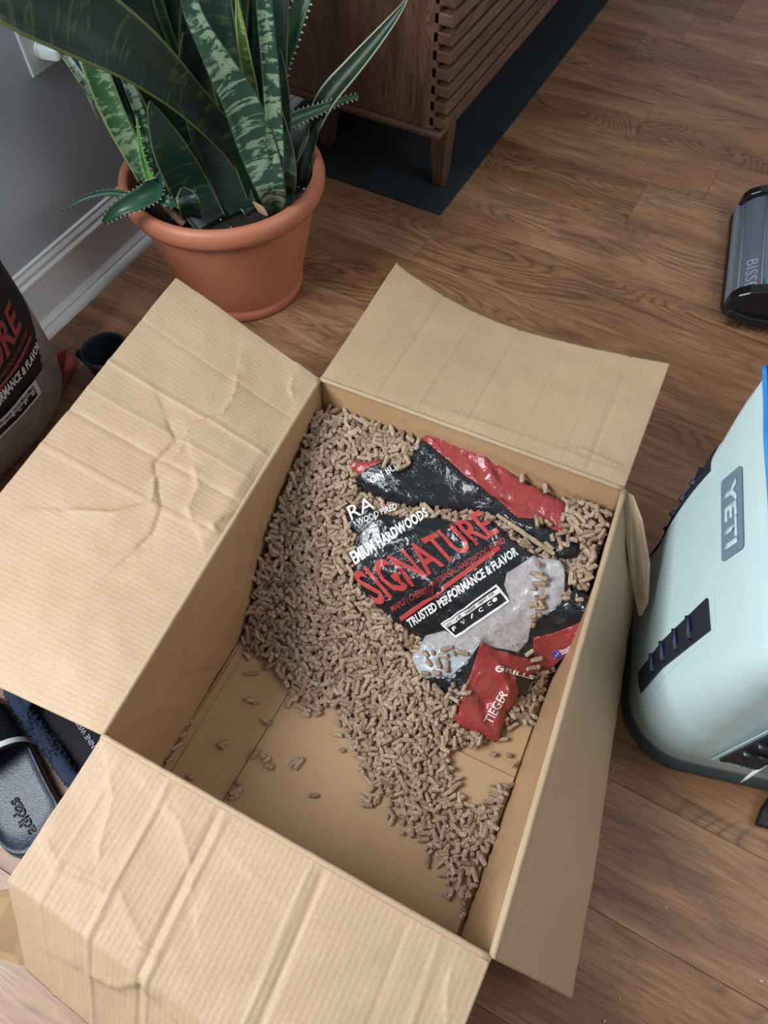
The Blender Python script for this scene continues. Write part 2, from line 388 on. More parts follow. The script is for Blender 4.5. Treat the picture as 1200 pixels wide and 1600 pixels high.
# outlet and plug
A_ = PX(52, 123, XW+.004); B_ = PX(75, 67, XW+.006)
oy, oz = A_[1], A_[2]
out = empty('wall_outlet', 'white wall outlet cover plate above the baseboard, left of the plant', 'outlet', (XW, oy+.04, oz+.06))
o = box('cover_plate', .0, .006, -.04, .04, -.06, .062, M['plastic_white'], out, .003)
for dz in (-.024, .024):
    pr = [(0, 0), (.0172, 0), (.0172, .0022), (0.015, .003), (0, .003)]
    o = lathe('socket', [(max(r, .0005), z) for r, z in pr], M['plastic_white'], out, 32); o.rotation_euler = (0, math.pi/2, 0); o.location = (.006, 0, dz)
box('screw', .006, .0072, -.003, .003, -.003, .003, M['steel'], out, .001)
pl = empty('power_plug', 'white plug pushed into the wall outlet behind the plant leaves', 'plug', (XW+.0095, oy+.04, oz+.06-.024))
def sect(x, hw, hz, r=.3):
    return [(x, hw*math.copysign(abs(math.cos(a))**r, math.cos(a)), hz*math.copysign(abs(math.sin(a))**r, math.sin(a))) for a in np.linspace(0, 2*math.pi, 20, endpoint=False)]
v = []
for x, a, b in ((0, .014, .012), (.004, .015, .013), (.022, .0125, .012), (.038, .010, .010), (.042, .006, .007)): v += sect(x, a, b)
f = [(i*20+k, i*20+(k+1) % 20, (i+1)*20+(k+1) % 20, (i+1)*20+k) for i in range(4) for k in range(20)]+[tuple(range(20)), tuple(range(80, 100))]
o = mesh('plug_body', v, f, M['plastic_white'], pl, True); fixn(o)
tube('cord', [(.041, 0, 0), (.055, .004, -.004), (.06, .012, -.05), (.05, .03, -.14)], .0032, M['plastic_white'], pl)

# ------------------------------------------------------------------ mat + media cabinet
mx1, my0 = P(688, 337)[0], P(688, 337)[1]
o = box('floor_mat', XW+.04, mx1+.0, my0, 3.75, 0.0002, .004, M['mat'], None, .001)
tag(o, 'thin black floor mat lying under the slatted walnut cabinet', 'mat')
cx1 = -.655; cyn = 1.462; cz0 = .192
cx0 = XW+.06
cab = empty('media_cabinet', 'walnut media cabinet with slatted door and tapered legs on black mat', 'cabinet', (cx0, cyn, 0))
def L_(p): return (p[0]-cx0, p[1]-cyn, p[2])
def cb(name, x0, x1, y0, y1, z0, z1, mt, bev=.002): return box(name, x0-cx0, x1-cx0, y0-cyn, y1-cyn, z0, z1, mt, cab, bev)
CL = 1.9; CT = .80
cb('side_panel', cx0, cx1-.018, cyn, cyn+.018, cz0+.022, CT, M['walnut'])
cb('side_panel', cx0, cx1-.018, cyn+CL-.018, cyn+CL, cz0+.022, CT, M['walnut'])
o = cb('bottom_rail', cx0, cx1, cyn-.004, cyn+CL+.004, cz0, cz0+.022, M['walnut_y'], .009)
cb('top_panel', cx0, cx1+.004, cyn-.004, cyn+CL+.004, CT, CT+.022, M['walnut_y'])
cb('back_panel', cx0, cx0+.01, cyn+.018, cyn+CL-.018, cz0+.022, CT, M['walnut'])
cb('slat_gap_shade', cx1-.045, cx1-.035, cyn+.018, cyn+CL-.018, cz0+.022, CT, new_mat('cabinet_shadow', (.02, .012, .01), .8))  # dark sheet standing for the shade in the gaps between slats
z = cz0+.030; sl0 = None
while z < CT-.02:
    for (ya, yb) in ((cyn-.0, cyn+.62), (cyn+.625, cyn+1.27), (cyn+1.275, cyn+CL)):
        a = [(-.03, 0, 0), (.013, 0, 0), (.013, yb-ya, 0), (-.03, yb-ya, 0)]; b = [(-.03, 0, .022), (.009, 0, .022), (.009, yb-ya, .022), (-.03, yb-ya, .022)]
        o = hexa('slat', [(p[0]+cx1-cx0, p[1]+ya-cyn, p[2]+z) for p in a], [(p[0]+cx1-cx0, p[1]+ya-cyn, p[2]+z) for p in b], M['walnut_y'], cab, .002)
    z += .0352
lf = P(687, 288); lb = P(512, 226)
def leg(x, y, dx, dy):
    def q(x_, y_, r, z_): return [(x_-cx0-r, y_-cyn-r, z_), (x_-cx0+r, y_-cyn-r, z_), (x_-cx0+r, y_-cyn+r, z_), (x_-cx0-r, y_-cyn+r, z_)]
    hexa('leg', q(x, y, .0165, .0042), q(x+dx, y+dy, .029, cz0), M['walnut'], cab, .006)
leg(lf[0], lf[1], -.012, .02); leg(lb[0], lb[1], .012, .02); leg(lf[0], cyn+CL-.1, -.012, -.02); leg(lb[0], cyn+CL-.1, .012, -.02)

# ------------------------------------------------------------------ plant pot
PC = np.array([-.9375, 1.0430]); R0 = .2056; HP = .287
potl = (PC[0], PC[1], 0)
pot = empty('potted_snake_plant', 'snake plant and aloe growing in a round terracotta pot beside the wall', 'plant', potl)
prof = [(.001, .004), (.118, .004), (.132, .001), (.136, .006), (.138, .026), (.135, .030), (.137, .034), (.150, .085), (.163, .140), (.174, .190), (.180, .222), (.1805, .228), (.184, .232), (.185, .238), (.192, .242),
        (.2005, .246), (.2045, .256), (.2056, .268), (.203, .279), (.197, .286), (.189, .287), (.183, .283), (.180, .270), (.178, .24), (.001, .24)]
lathe('pot', prof, M['terra'], pot, 96)
v = [(0, 0, .256)]; f = []; NR, NA = 14, 60
for i in range(1, NR+1):
    for k in range(NA):
        a = 2*math.pi*k/NA; r = .181*i/NR; x, y = r*math.cos(a), r*math.sin(a)
        v.append((x, y, .25+.010*noise.fractal(Vector((x*22, y*22, 3)), 1, 2, 4)-.004*(i/NR)))
for k in range(NA): f.append((0, 1+k, 1+(k+1) % NA))
for i in range(NR-1):
    for k in range(NA): f.append((1+i*NA+k, 1+(i+1)*NA+k, 1+(i+1)*NA+(k+1) % NA, 1+i*NA+(k+1) % NA))
mesh('soil', v, f, M['soil'], pot, True)
v = []; f = []
for i in range(60):
    a = random.random()*6.28; r = .175*math.sqrt(random.random()); s = .0012+.0012*random.random(); x, y, z = r*math.cos(a), r*math.sin(a), .257
    b = len(v); v += [(x-s, y, z), (x+s, y, z), (x, y-s, z), (x, y+s, z), (x, y, z+s), (x, y, z-s)]
    f += [(b, b+2, b+4), (b+2, b+1, b+4), (b+1, b+3, b+4), (b+3, b, b+4)]
o = mesh('perlite', v, f, M['perlite'], pot); o['kind'] = 'stuff'

def spline(pts, n):
    pts = np.array(pts, float); k = len(pts); out = []
    for u in np.linspace(0, k-1, n):
        i = min(int(u), k-2); t_ = u-i
        p0, p1, p2, p3 = pts[max(i-1, 0)], pts[i], pts[i+1], pts[min(i+2, k-1)]
        out.append(.5*((2*p1)+(-p0+p2)*t_+(2*p0-5*p1+4*p2-p3)*t_**2+(-p0+3*p1-3*p2+p3)*t_**3))
    return np.array(out)
def leaf(spec, mat, name='leaf', cup=.18, twist=0.0, thick=.0022, n=36, parent=None, teeth=None, tooth_n=14, wav=0.0):
    """spec rows: px, py, horizontal distance, width in px at that place, extra twist (rad)"""
    parent = parent or pot
    ctr = []; 
    for r in spec:
        p = LP(r[0], r[1], r[2]) if r[2] > 0 else P(r[0], r[1], .252)
        dep = float(np.dot(p-np.array([0, 0, H]), fw)); ctr.append((*p, r[3]/FPX*dep, r[4] if len(r) > 4 else 0.0))
    s = spline(ctr, n); v = []; f = []; NC = 9; uvs = []; L = 0
    for i in range(n):
        p = s[i, :3]; tg = s[min(i+1, n-1), :3]-s[max(i-1, 0), :3]; tg /= np.linalg.norm(tg)+1e-9
        if i: L += np.linalg.norm(s[i, :3]-s[i-1, :3])
        view = p-np.array([0, 0, H]); view /= np.linalg.norm(view)
        side = np.cross(tg, view); side /= np.linalg.norm(side)+1e-9; nr = np.cross(side, tg)   # nr points back to camera or away
        if np.dot(nr, view) > 0: nr = -nr
        a = twist+s[i, 4]; sd = side*math.cos(a)+nr*math.sin(a); nn = nr*math.cos(a)-side*math.sin(a)
        wd = max(s[i, 3], .0005)
        for k in range(NC):
            u = k/(NC-1)-.5; wv = wav*wd*math.sin(L*60+3*u)*abs(u)*2
            v.append(p+sd*wd*u+nn*(cup*wd*(4*u*u-.5)+wv)); uvs.append((u+.5, L))
    for i in range(n-1):
        for k in range(NC-1): f.append((i*NC+k, i*NC+k+1, (i+1)*NC+k+1, (i+1)*NC+k))
    v = local(parent, v)
    o = mesh(name, v, f, mat, parent, True)
    ul = o.data.uv_layers.new(name='UVMap')
    for lp in o.data.loops: ul.data[lp.index].uv = uvs[lp.vertex_index]
    sm = o.modifiers.new('s', 'SOLIDIFY'); sm.thickness = thick; sm.offset = -1
    if teeth:
        tv = []; tf = []
        for e_ in (0, NC-1):
            for q in range(1, tooth_n):
                i = int(q*(n-1)/tooth_n); p = np.array(v[i*NC+e_]); inn = np.array(v[i*NC+(1 if e_ == 0 else NC-2)]); tg = np.array(v[min(i+1, n-1)*NC+e_])-p
                if np.linalg.norm(tg) < 1e-6: continue
                tg /= np.linalg.norm(tg); oo = p-inn; oo /= np.linalg.norm(oo); nz = np.cross(tg, oo); b = len(tv); sz = teeth
                tv += [p-tg*sz*.5-oo*sz*.3, p+tg*sz*.5-oo*sz*.3, p+nz*sz*.4, p-nz*sz*.4, p+oo*sz+tg*sz*.3]
                tf += [(b, b+2, b+4), (b+2, b+1, b+4), (b+1, b+3, b+4), (b+3, b, b+4)]
        o2 = mesh('leaf_teeth', tv, tf, M['tooth'], o)
    return o
# distances: pot centre stands 1.402 m (horizontal) from the camera
D = 1.402
leaf([(395, 330, 0, 26), (330, 240, 1.40, 52), (250, 110, 1.42, 82), (205, 0, 1.42, 95), (170, -110, 1.42, 85), (150, -220, 1.42, 20)], M['lf_dark'], cup=.1)
leaf([(335, 335, 0, 30), (330, 250, 1.44, 60), (330, 130, 1.47, 95), (335, 20, 1.50, 105), (345, -100, 1.52, 90), (350, -220, 1.54, 10)], M['lf_dark'], cup=.1)
leaf([(365, 330, 0, 30), (300, 235, 1.37, 50), (235, 100, 1.34, 78), (205, 20, 1.33, 80), (190, -90, 1.33, 60), (180, -200, 1.33, 6)], M['lf_dark'], cup=.12)
leaf([(360, 320, 0, 30), (330, 220, 1.46, 70), (270, 100, 1.50, 110), (235, 0, 1.53, 125), (215, -110, 1.55, 110), (205, -220, 1.56, 20)], M['lf_dark'], cup=.1)
leaf([(300, 300, 1.45, 40), (250, 200, 1.50, 70), (205, 110, 1.54, 90), (170, 20, 1.58, 90), (150, -90, 1.60, 60)], M['lf_dark'], cup=.1)
leaf([(400, 300, 1.40, 30), (392, 200, 1.44, 60), (380, 90, 1.48, 76), (372, -10, 1.50, 70), (366, -120, 1.52, 30)], M['lf_dark'], cup=.1)
# the big sweeping leaf across the upper left
leaf([(398, 300, 1.33, 24), (372, 240, 1.32, 38), (300, 160, 1.29, 55), (215, 85, 1.26, 88), (110, 20, 1.24, 120), (0, -40, 1.22, 130), (-120, -110, 1.22, 60)], M['lf_bandd'], cup=.16, twist=.15)
leaf([(285, 340, 0, 34), (268, 290, 1.36, 44), (245, 215, 1.40, 48), (222, 130, 1.44, 48), (206, 40, 1.48, 44), (196, -60, 1.5, 30)], M['lf_bandd'], cup=.12)
leaf([(330, 350, 0, 52), (300, 300, 1.31, 64), (266, 235, 1.31, 56), (242, 180, 1.32, 26), (234, 157, 1.325, 2)], M['lf_dark'], cup=.12)
leaf([(378, 330, 0, 50), (355, 280, 1.33, 62), (330, 210, 1.36, 66), (308, 120, 1.38, 60), (300, 50, 1.40, 30)], M['lf_dark'], cup=.12)
leaf([(300, 345, 0, 30), (296, 322, 1.26, 34), (290, 305, 1.265, 30), (285, 292, 1.27, 6)], M['lf_bandd'], cup=.12)
# left bright group
leaf([(220, 283, 1.37, 12), (200, 235, 1.40, 18), (160, 170, 1.44, 17), (120, 112, 1.48, 15), (85, 60, 1.52, 12), (60, 0, 1.55, 8)], M['lf_band'], cup=.1)
leaf([(224, 283, 1.36, 16), (205, 235, 1.39, 32), (178, 180, 1.42, 38), (150, 110, 1.45, 40), (128, 50, 1.48, 36), (110, -30, 1.5, 20)], M['lf_bright'], cup=.12)
leaf([(238, 275, 0, 16), (226, 205, 1.42, 26), (205, 140, 1.46, 30), (185, 90, 1.5, 28), (165, 20, 1.54, 20)], M['lf_dark'], cup=.1)
leaf([(236, 262, 1.36, 10), (222, 190, 1.37, 17), (203, 135, 1.38, 20), (188, 95, 1.4, 16)], M['lf_band'], cup=.1)
# central bright banded leaf
leaf([(431, 334, 0, 22), (425, 300, 1.235, 44), (404, 235, 1.255, 60), (378, 165, 1.265, 58), (345, 105, 1.27, 46), (318, 55, 1.28, 34), (300, 15, 1.29, 30), (285, -50, 1.3, 24)], M['lf_band'], cup=.16, n=50)
leaf([(405, 320, 0, 30), (385, 235, 1.32, 52), (362, 130, 1.34, 62), (342, 50, 1.36, 58), (330, -30, 1.38, 50), (320, -120, 1.40, 10)], M['lf_bandd'], cup=.12)
leaf([(436, 300, 1.24, 18), (430, 220, 1.255, 28), (424, 130, 1.27, 28), (417, 50, 1.28, 27), (412, -10, 1.29, 26), (408, -80, 1.30, 16)], M['lf_band'], cup=.22, n=50)
leaf([(443, 318, 0, 18), (452, 285, 1.25, 22), (449, 240, 1.26, 22), (441, 195, 1.28, 14), (436, 160, 1.3, 3)], M['lf_bandd'], cup=.1)
leaf([(402, 180, 1.30, 12), (394, 140, 1.30, 18), (384, 95, 1.305, 20), (376, 45, 1.31, 16), (370, -5, 1.315, 5), (368, -40, 1.32, 3)], M['lf_yel'], cup=.15)
leaf([(420, 290, 1.36, 22), (430, 200, 1.38, 30), (432, 100, 1.41, 34), (434, 20, 1.43, 34), (438, -60, 1.45, 30)], M['lf_dark'], cup=.1)
leaf([(444, 300, 1.34, 18), (444, 220, 1.37, 24), (440, 150, 1.39, 26), (436, 95, 1.41, 16), (434, 70, 1.42, 3)], M['lf_dark'], cup=.1)
# right, cream edged leaf leaning to the cabinet
leaf([(462, 285, 1.40, 10), (472, 240, 1.42, 18), (488, 200, 1.43, 26), (512, 152, 1.44, 33), (552, 105, 1.45, 30), (592, 58, 1.46, 22), (622, 20, 1.47, 12), (640, -8, 1.48, 2)], M['lf_cream'], cup=.22, twist=-.35, n=46)
leaf([(470, 300, 1.38, 12), (478, 265, 1.39, 16), (486, 225, 1.41, 15), (498, 196, 1.42, 8), (506, 184, 1.43, 2)], M['lf_dark'], cup=.1)
leaf([(440, 275, 1.36, 16), (455, 235, 1.38, 34), (470, 205, 1.40, 30), (484, 190, 1.42, 4)], M['lf_dark'], cup=.1)
# aloe leaves with teeth
leaf([(440, 130, 1.42, 14), (441, 95, 1.43, 27), (452, 60, 1.44, 29), (466, 20, 1.45, 27), (478, -15, 1.46, 22), (488, -60, 1.47, 6)], M['aloe'], 'aloe_leaf', cup=.22, teeth=.0055, tooth_n=18)
leaf([(440, 196, 1.38, 22), (468, 182, 1.40, 20), (500, 170, 1.42, 15), (530, 158, 1.44, 10), (560, 150, 1.455, 7)], M['aloe'], 'aloe_leaf', cup=.22, teeth=.0045, tooth_n=18)
# aloe pup hanging over the left rim
def plt(px, py, z): p = P(px, py, z); return math.hypot(p[0], p[1])
zz = .335
leaf([(236, 284, plt(236, 284, zz), 15), (228, 262, plt(228, 262, .36), 11), (220, 230, plt(220, 230, .40), 8), (214, 185, plt(214, 185, .45), 3)], M['aloe_l'], 'aloe_leaf', cup=.25, teeth=.0035, tooth_n=9)
leaf([(246, 284, plt(246, 284, zz), 14), (238, 298, plt(238, 298, zz), 32), (215, 312, plt(215, 312, .335), 30), (185, 327, plt(185, 327, .325), 22), (162, 347, plt(162, 347, .30), 8)], M['aloe'], 'aloe_leaf', cup=.25, teeth=.0035, tooth_n=18)
leaf([(232, 302, plt(232, 302, .32), 14), (205, 306, plt(205, 306, .325), 14), (170, 301, plt(170, 301, .325), 11), (130, 310, plt(130, 310, .315), 8), (97, 331, plt(97, 331, .30), 2)], M['aloe'], 'aloe_leaf', cup=.2, teeth=.002, tooth_n=18)
leaf([(243, 300, plt(243, 300, .32), 16), (262, 315, plt(262, 315, .315), 16), (285, 316, plt(285, 316, .31), 12), (300, 308, plt(300, 308, .32), 7), (303, 294, plt(303, 294, .335), 2)], M['aloe'], 'aloe_leaf', cup=.2, teeth=.003, tooth_n=12)
leaf([(244, 292, plt(244, 292, .325), 12), (256, 280, plt(256, 280, .335), 26), (266, 272, plt(266, 272, .34), 18), (262, 258, plt(262, 258, .35), 2)], M['aloe'], 'aloe_leaf', cup=.2)
tube('aloe_stem', local(pot, [P(240, 292, .33), P(262, 325, .28), P(288, 350, .256)]), [.007, .008, .009], M['dryleaf'], pot)
leaf([(418, 337, plt(418, 337, .262), 4), (408, 327, plt(408, 327, .272), 11), (395, 315, plt(395, 315, .28), 2)], M['dryleaf'], 'dry_leaf', cup=.3)

# ------------------------------------------------------------------ cardboard box
HB = .27
T = {'fl': P(160, 1149, HB), 'bl': P(500, 592, HB), 'br': P(975, 765, HB), 'fr': P(768, 1497, HB)}
B = {'fl': np.array([-.433, .062, 0]), 'bl': np.array([-.468, .645, 0]), 'br': np.array([.028, .665, 0]), 'fr': np.array([.070, .072, 0])}
bxl = (-.2, .36, 0)
bx = empty('cardboard_box', 'big open brown cardboard box holding spilled wood pellets, flaps folded out', 'box', bxl)
def patch(name, c00, c10, c11, c01, mat, disp=None, th=.0038, nu=None, nv=None, flip=False, res=.004, curve=None, name_edge=True):
    """slab between four corners: u runs c00->c10 (along the fold), v runs c00->c01; disp(u_m, v_m) pushes along the normal"""
    c00, c10, c11, c01 = map(lambda q: np.array(q, float), (c00, c10, c11, c01))
    Lu = max(np.linalg.norm(c10-c00), np.linalg.norm(c11-c01)); Lv = max(np.linalg.norm(c01-c00), np.linalg.norm(c11-c10))
    nu = nu or max(2, int(Lu/res)); nv = nv or max(2, int(Lv/res))
    nrm = np.cross(c10-c00, c01-c00); nrm /= np.linalg.norm(nrm)
    if nrm[2] < 0 and not flip: nrm = -nrm
    if flip: nrm = -nrm if nrm[2] > 0 else nrm
    v = []; uvs = []
    for lay in (0, 1):
        for j in range(nv+1):
            for i in range(nu+1):
                a, b = i/nu, j/nv
                p = (1-a)*(1-b)*c00+a*(1-b)*c10+a*b*c11+(1-a)*b*c01
                if curve is not None: p = p+curve(a, b)
                d = disp(a*Lu, b*Lv, Lu, Lv) if disp else 0
                v.append(p+nrm*(d-(th if lay else 0))); uvs.append((a*Lu, b*Lv))
    W = nu+1; K = W*(nv+1); f = []; mi = []
    for j in range(nv):
        for i in range(nu):
            q = (j*W+i, j*W+i+1, (j+1)*W+i+1, (j+1)*W+i); f.append(q); mi.append(0); f.append(tuple(x+K for x in q[::-1])); mi.append(1)
    def side(a, b): f.append((a, b, b+K, a+K)); mi.append(2)
    for i in range(nu): side(i, i+1); side(nv*W+i+1, nv*W+i)
    for j in range(nv): side((j+1)*W, j*W); side(j*W+nu, (j+1)*W+nu)
    o = mesh(name, local(bx, v), f, None, bx, True); fixn(o)
    ms = mat if isinstance(mat, tuple) else (mat, mat)
    for q in (ms[0], ms[1], M['card_edge']): o.data.materials.append(q)
    o.data.polygons.foreach_set('material_index', mi); o.data.polygons.foreach_set('use_smooth', [k != 2 for k in mi])
    ul = o.data.uv_layers.new(name='UVMap')
    for lp in o.data.loops: ul.data[lp.index].uv = uvs[lp.vertex_index]
    return o
def nz(u, v, s, seed=0): return noise.noise(Vector((u*s, v*s, seed)))
def crease(u, v, pts, a, wd):
    d = 9; sg = 1
    for k in range(len(pts)-1):
        p, q = pts[k], pts[k+1]; dk = sd1(u, v, p, q)
        if dk < d: d = dk; sg = 1 if (u-p[0])*(q[1]-p[1])-(v-p[1])*(q[0]-p[0]) > 0 else -1
    if d > .12: return 0.0
    e0 = math.hypot(u-pts[0][0], v-pts[0][1]); e1_ = math.hypot(u-pts[-1][0], v-pts[-1][1]); fade = min(1, min(e0, e1_)/.02+.15)
    # a pressed fold: a thin ridge with the sheet tilted away on one side only
    return fade*(.42*a*math.exp(-(d/(wd*.35))) + (.75*a*math.exp(-d/.028) if sg > 0 else .75*a*math.exp(-d/.006)*.5))
def facet(u, v, p, q, a, lim=.05):
    """fold step: one side of the line is tilted"""
    dx, dy = q[0]-p[0], q[1]-p[1]; L = math.hypot(dx, dy); s = ((u-p[0])*dy-(v-p[1])*dx)/L
    return a*max(0, min(s, lim))
BIN = (M['card_in'], M['card_out'])
def wdisp(seed, amp=.003):
    return lambda u, v, Lu, Lv: amp*nz(u, v, 5, seed)*math.sin(math.pi*min(1, v/Lv))+.0012*nz(u, v, 22, seed+5)
# side panels (u along the top fold, v downwards)
def wallp(k0, k1, seed, mat, amp=.003, extra=None):
    a, b = T[k0], T[k1]; c, d = B[k1], B[k0]
    def dp(u, v, Lu, Lv):
        r = wdisp(seed, amp)(u, v, Lu, Lv)
        if extra: r += extra(u, v, Lu, Lv)
        return r
    ctr = np.array([-.2, .36, .13]); nrm = np.cross(b-a, d-a); nrm /= np.linalg.norm(nrm)
    inw = np.dot(nrm, ctr-a) > 0
    # inner face gets the "inside" look
    fl = (nrm[2] > 0) != inw
    o = patch('side_panel', a, b, c, d, mat, dp, flip=fl, res=.006); return o
wallp('bl', 'fl', 1, BIN, extra=lambda u, v, Lu, Lv: crease(u, v, [(.28, 0), (.33, .12), (.30, .27)], .004, .006)+crease(u, v, [(.40, .02), (.48, .16), (.42, .27)], -.004, .006)+crease(u, v, [(.60, .03), (.50, .2)], .003, .005)+crease(u, v, [(.2, .05), (.35, .2)], .003, .004))
wallp('br', 'bl', 2, BIN, amp=.002, extra=lambda u, v, Lu, Lv: crease(u, v, [(0, .05), (.2, .028), (.35, .03)], .003, .004))
wallp('fr', 'br', 3, BIN, amp=.004, extra=lambda u, v, Lu, Lv: -.006*math.sin(math.pi*u/Lu)*math.sin(math.pi*v/Lv))
wallp('fl', 'fr', 4, BIN)
# bottom: outer panel plus the two folded-in flaps lying on it
def slab(name, pts, z0, z1, mat, bev=.001):
    n = len(pts); v = [(x-bxl[0], y-bxl[1], z0) for x, y in pts]+[(x-bxl[0], y-bxl[1], z1) for x, y in pts]
    f = [tuple(range(n))[::-1], tuple(range(n, 2*n))]+[(k, (k+1) % n, n+(k+1) % n, n+k) for k in range(n)]
    o = mesh(name, v, f, mat, bx); fixn(o); bevel(o, bev); return o
slab('bottom_panel', [(-.433, .065), (.068, .074), (.026, .66), (-.466, .642)], .0003, .003, M['card_floor'])
slab('bottom_flap', [(-.430, .068), (-.322, .070), (-.325, .302), (-.440, .299)], .003, .0052, M['card_floor'])
slab('bottom_flap', [(-.321, .070), (.064, .076), (.050, .322), (-.324, .304)], .0052, .0078, M['card_floor'])
tube('crease', local(bx, [(-.416, .075, .0052), (-.424, .296, .0052)]), .0012, M['card_floor'], bx, 6)

# flaps
def P3(px, py, z): return P(px, py, z)
# left flap
lf_c, lf_d = P(275, 433, .335), P(-179, 990, .265)
def dl(u, v, Lu, Lv):   # u from back to front, v outwards
    r = .006*nz(u, v, 6, 9)+.0015*nz(u, v, 25, 4)
    for uu, a in ((.19, .0022), (.29, -.002), (.36, .0016), (.10, -.001), (.245, .0012)): r += a*math.exp(-((u-uu)/.004)**2)
    r += crease(u, v, [(.08, .14), (.12, .12), (.17, .115), (.22, .15), (.27, .14), (.32, .15), (.36, .13), (.40, .17), (.43, .24)], .006, .007)
    r += crease(u, v, [(.22, .20), (.25, .155), (.30, .165), (.36, .11), (.40, .10), (.44, .11)], -.005, .006)
    r += crease(u, v, [(.27, .11), (.30, .08), (.34, .075), (.36, .05)], .006, .006)
    r += crease(u, v, [(.02, .05), (.05, .04), (.07, .02)], .005, .006)
    r += crease(u, v, [(.30, 0), (.345, .03), (.36, .0)], .007, .008)
    r += facet(u, v, (.24, .15), (.40, .12), .10, .06)*math.exp(-((u-.3)/.12)**2)
    r += -.006*math.exp(-(((u-.30)/.06)**2+((v-.06)/.04)**2))
    return r*min(1, v/.02)
patch('flap', T['bl'], T['fl'], lf_d, lf_c, (M['card'], M['card_out']), dl, res=.0032)
# back flap: its outer edge sags between the two corners
bf_c, bf_d = P(620, 411, .30), P(1047, 567, .315)
def curve_b(a, b): return np.array([0, 0, -.046*math.sin(math.pi*a**.8)*b])
def db(u, v, Lu, Lv):
    r = .003*nz(u, v, 6, 19)+.001*nz(u, v, 25, 14)
    for uu, a in ((.05, .001), (.10, -.0018), (.165, .0016), (.25, -.0018), (.33, .001), (.40, .0012), (.445, -.0022)): r += a*math.exp(-((u-uu)/.003)**2)
    r += crease(u, v, [(.40, .035), (.43, .05), (.50, .04)], .003, .004)+crease(u, v, [(.2, .03), (.35, .035), (.5, .03)], .002, .004)
    return r*min(1, v/.02)
patch('flap', T['bl'], T['br'], bf_d, bf_c, (M['card'], M['card_out']), db, res=.0032, curve=curve_b)
# right flap hanging down outside
rf_c, rf_d = P(896, 1562, .055), np.array([.115, .70, .05])
rf_d = P(988, 955, .10)
rf_d = rf_d+(rf_d-P(958, 1135, .08))*.25
def dr(u, v, Lu, Lv):
    return (.004*nz(u, v, 6, 29)+.001*nz(u, v, 25, 24)+.004*math.sin(math.pi*v/Lv)+crease(u, v, [(.0, .03), (.3, .022), (.6, .03)], -.002, .004))*min(1, v/.02)
patch('flap', T['fr'], T['br'], rf_d, rf_c, (M['card'], M['card']), dr, res=.004, flip=False)
# front flap: flat part then bent down part in one sheet
FA, FB = T['fl'], T['fr']
e1 = (FB-FA)/np.linalg.norm(FB-FA); LF = np.linalg.norm(FB-FA)
out_d = np.array([-e1[1]*-1, e1[0]*-1, 0]); out_d = np.array([e1[1], -e1[0], 0])   # towards the camera side (-y)
q0 = P(5, 1382, HB+.0); shift = float(np.dot(q0-FA, e1)); depth0 = float(np.dot(q0-FA, out_d))
def front_pt(a, s):
    """a 0..1 along fold, s metres from fold"""
    bend = depth0*.97+.020*a; ang0 = math.radians(1+5*a); ang1 = math.radians(47-26*a)
    x = FA+e1*(a*LF+shift*(1-a)*min(s, bend)/depth0+.050*(1-a)*max(0, s-bend)/.10)
    s1 = min(s, bend); s2 = max(0, s-bend)
    hz_ = s1*math.cos(ang0); dz = -s1*math.sin(ang0)
    k = .012; n_ = 6
    if s2 > 0:
        hz_ += s2*math.cos(ang1); dz -= s2*math.sin(ang1)
    return x+out_d*hz_+np.array([0, 0, dz])
NU, NV = 190, 80; v = []; uvs = []
for lay in (0, 1):
    for j in range(NV+1):
        for i in range(NU+1):
            a, s = i/NU, .278*j/NV; p = front_pt(a, s); u_, v_ = a*LF, s
            nrm = np.cross(front_pt(a, min(s+.002, .278))-front_pt(a, max(s-.002, 0)), e1); nrm /= np.linalg.norm(nrm); nrm = nrm if nrm[2] > 0 else -nrm
            r = .004*nz(u_, v_, 6, 39)+.0012*nz(u_, v_, 24, 34)
            for uu, am in ((.035, .001), (.105, .0030), (.175, -.0028), (.185, .002), (.30, .0016), (.315, -.0026), (.42, -.001), (.46, .0015)): r += am*math.exp(-((u_-uu-.06*v_)/.0035)**2)
            r += crease(u_, v_, [(.03, .03), (.055, .055), (.07, .10), (.085, .12)], .004, .004)+crease(u_, v_, [(.10, .03), (.14, .04), (.175, .07), (.20, .10)], .0035, .004)
            r += crease(u_, v_, [(.0, .12), (.04, .14), (.12, .13), (.17, .16), (.2, .16)], .005, .006)+crease(u_, v_, [(.48, .02), (.485, .05), (.50, .08)], .004, .004)+crease(u_, v_, [(.2, .04), (.3, .06), (.42, .055)], .002, .005)
            r += crease(u_, v_, [(.11, .22), (.16, .21), (.19, .19), (.22, .2)], .005, .006)
            r *= min(1, s/.02); v.append(p+nrm*(r-(.0038 if lay else 0))); uvs.append((u_, v_))
W = NU+1; K = W*(NV+1); f = []; mi = []
for j in range(NV):
    for i in range(NU):
        q = (j*W+i, j*W+i+1, (j+1)*W+i+1, (j+1)*W+i); f += [q, tuple(x+K for x in q[::-1])]; mi += [0, 1]
for i in range(NU): f += [(i, i+1, i+1+K, i+K), (NV*W+i+1, NV*W+i, NV*W+i+K, NV*W+i+1+K)]; mi += [2, 2]
for j in range(NV): f += [((j+1)*W, j*W, j*W+K, (j+1)*W+K), (j*W+NU, (j+1)*W+NU, (j+1)*W+NU+K, j*W+NU+K)]; mi += [2, 2]
o = mesh('flap', local(bx, v), f, None, bx, True); fixn(o)
for q in (M['card'], M['card_out'], M['card_edge']): o.data.materials.append(q)
o.data.polygons.foreach_set('material_index', mi); ul = o.data.uv_layers.new(name='UVMap')
for lp in o.data.loops: ul.data[lp.index].uv = uvs[lp.vertex_index]
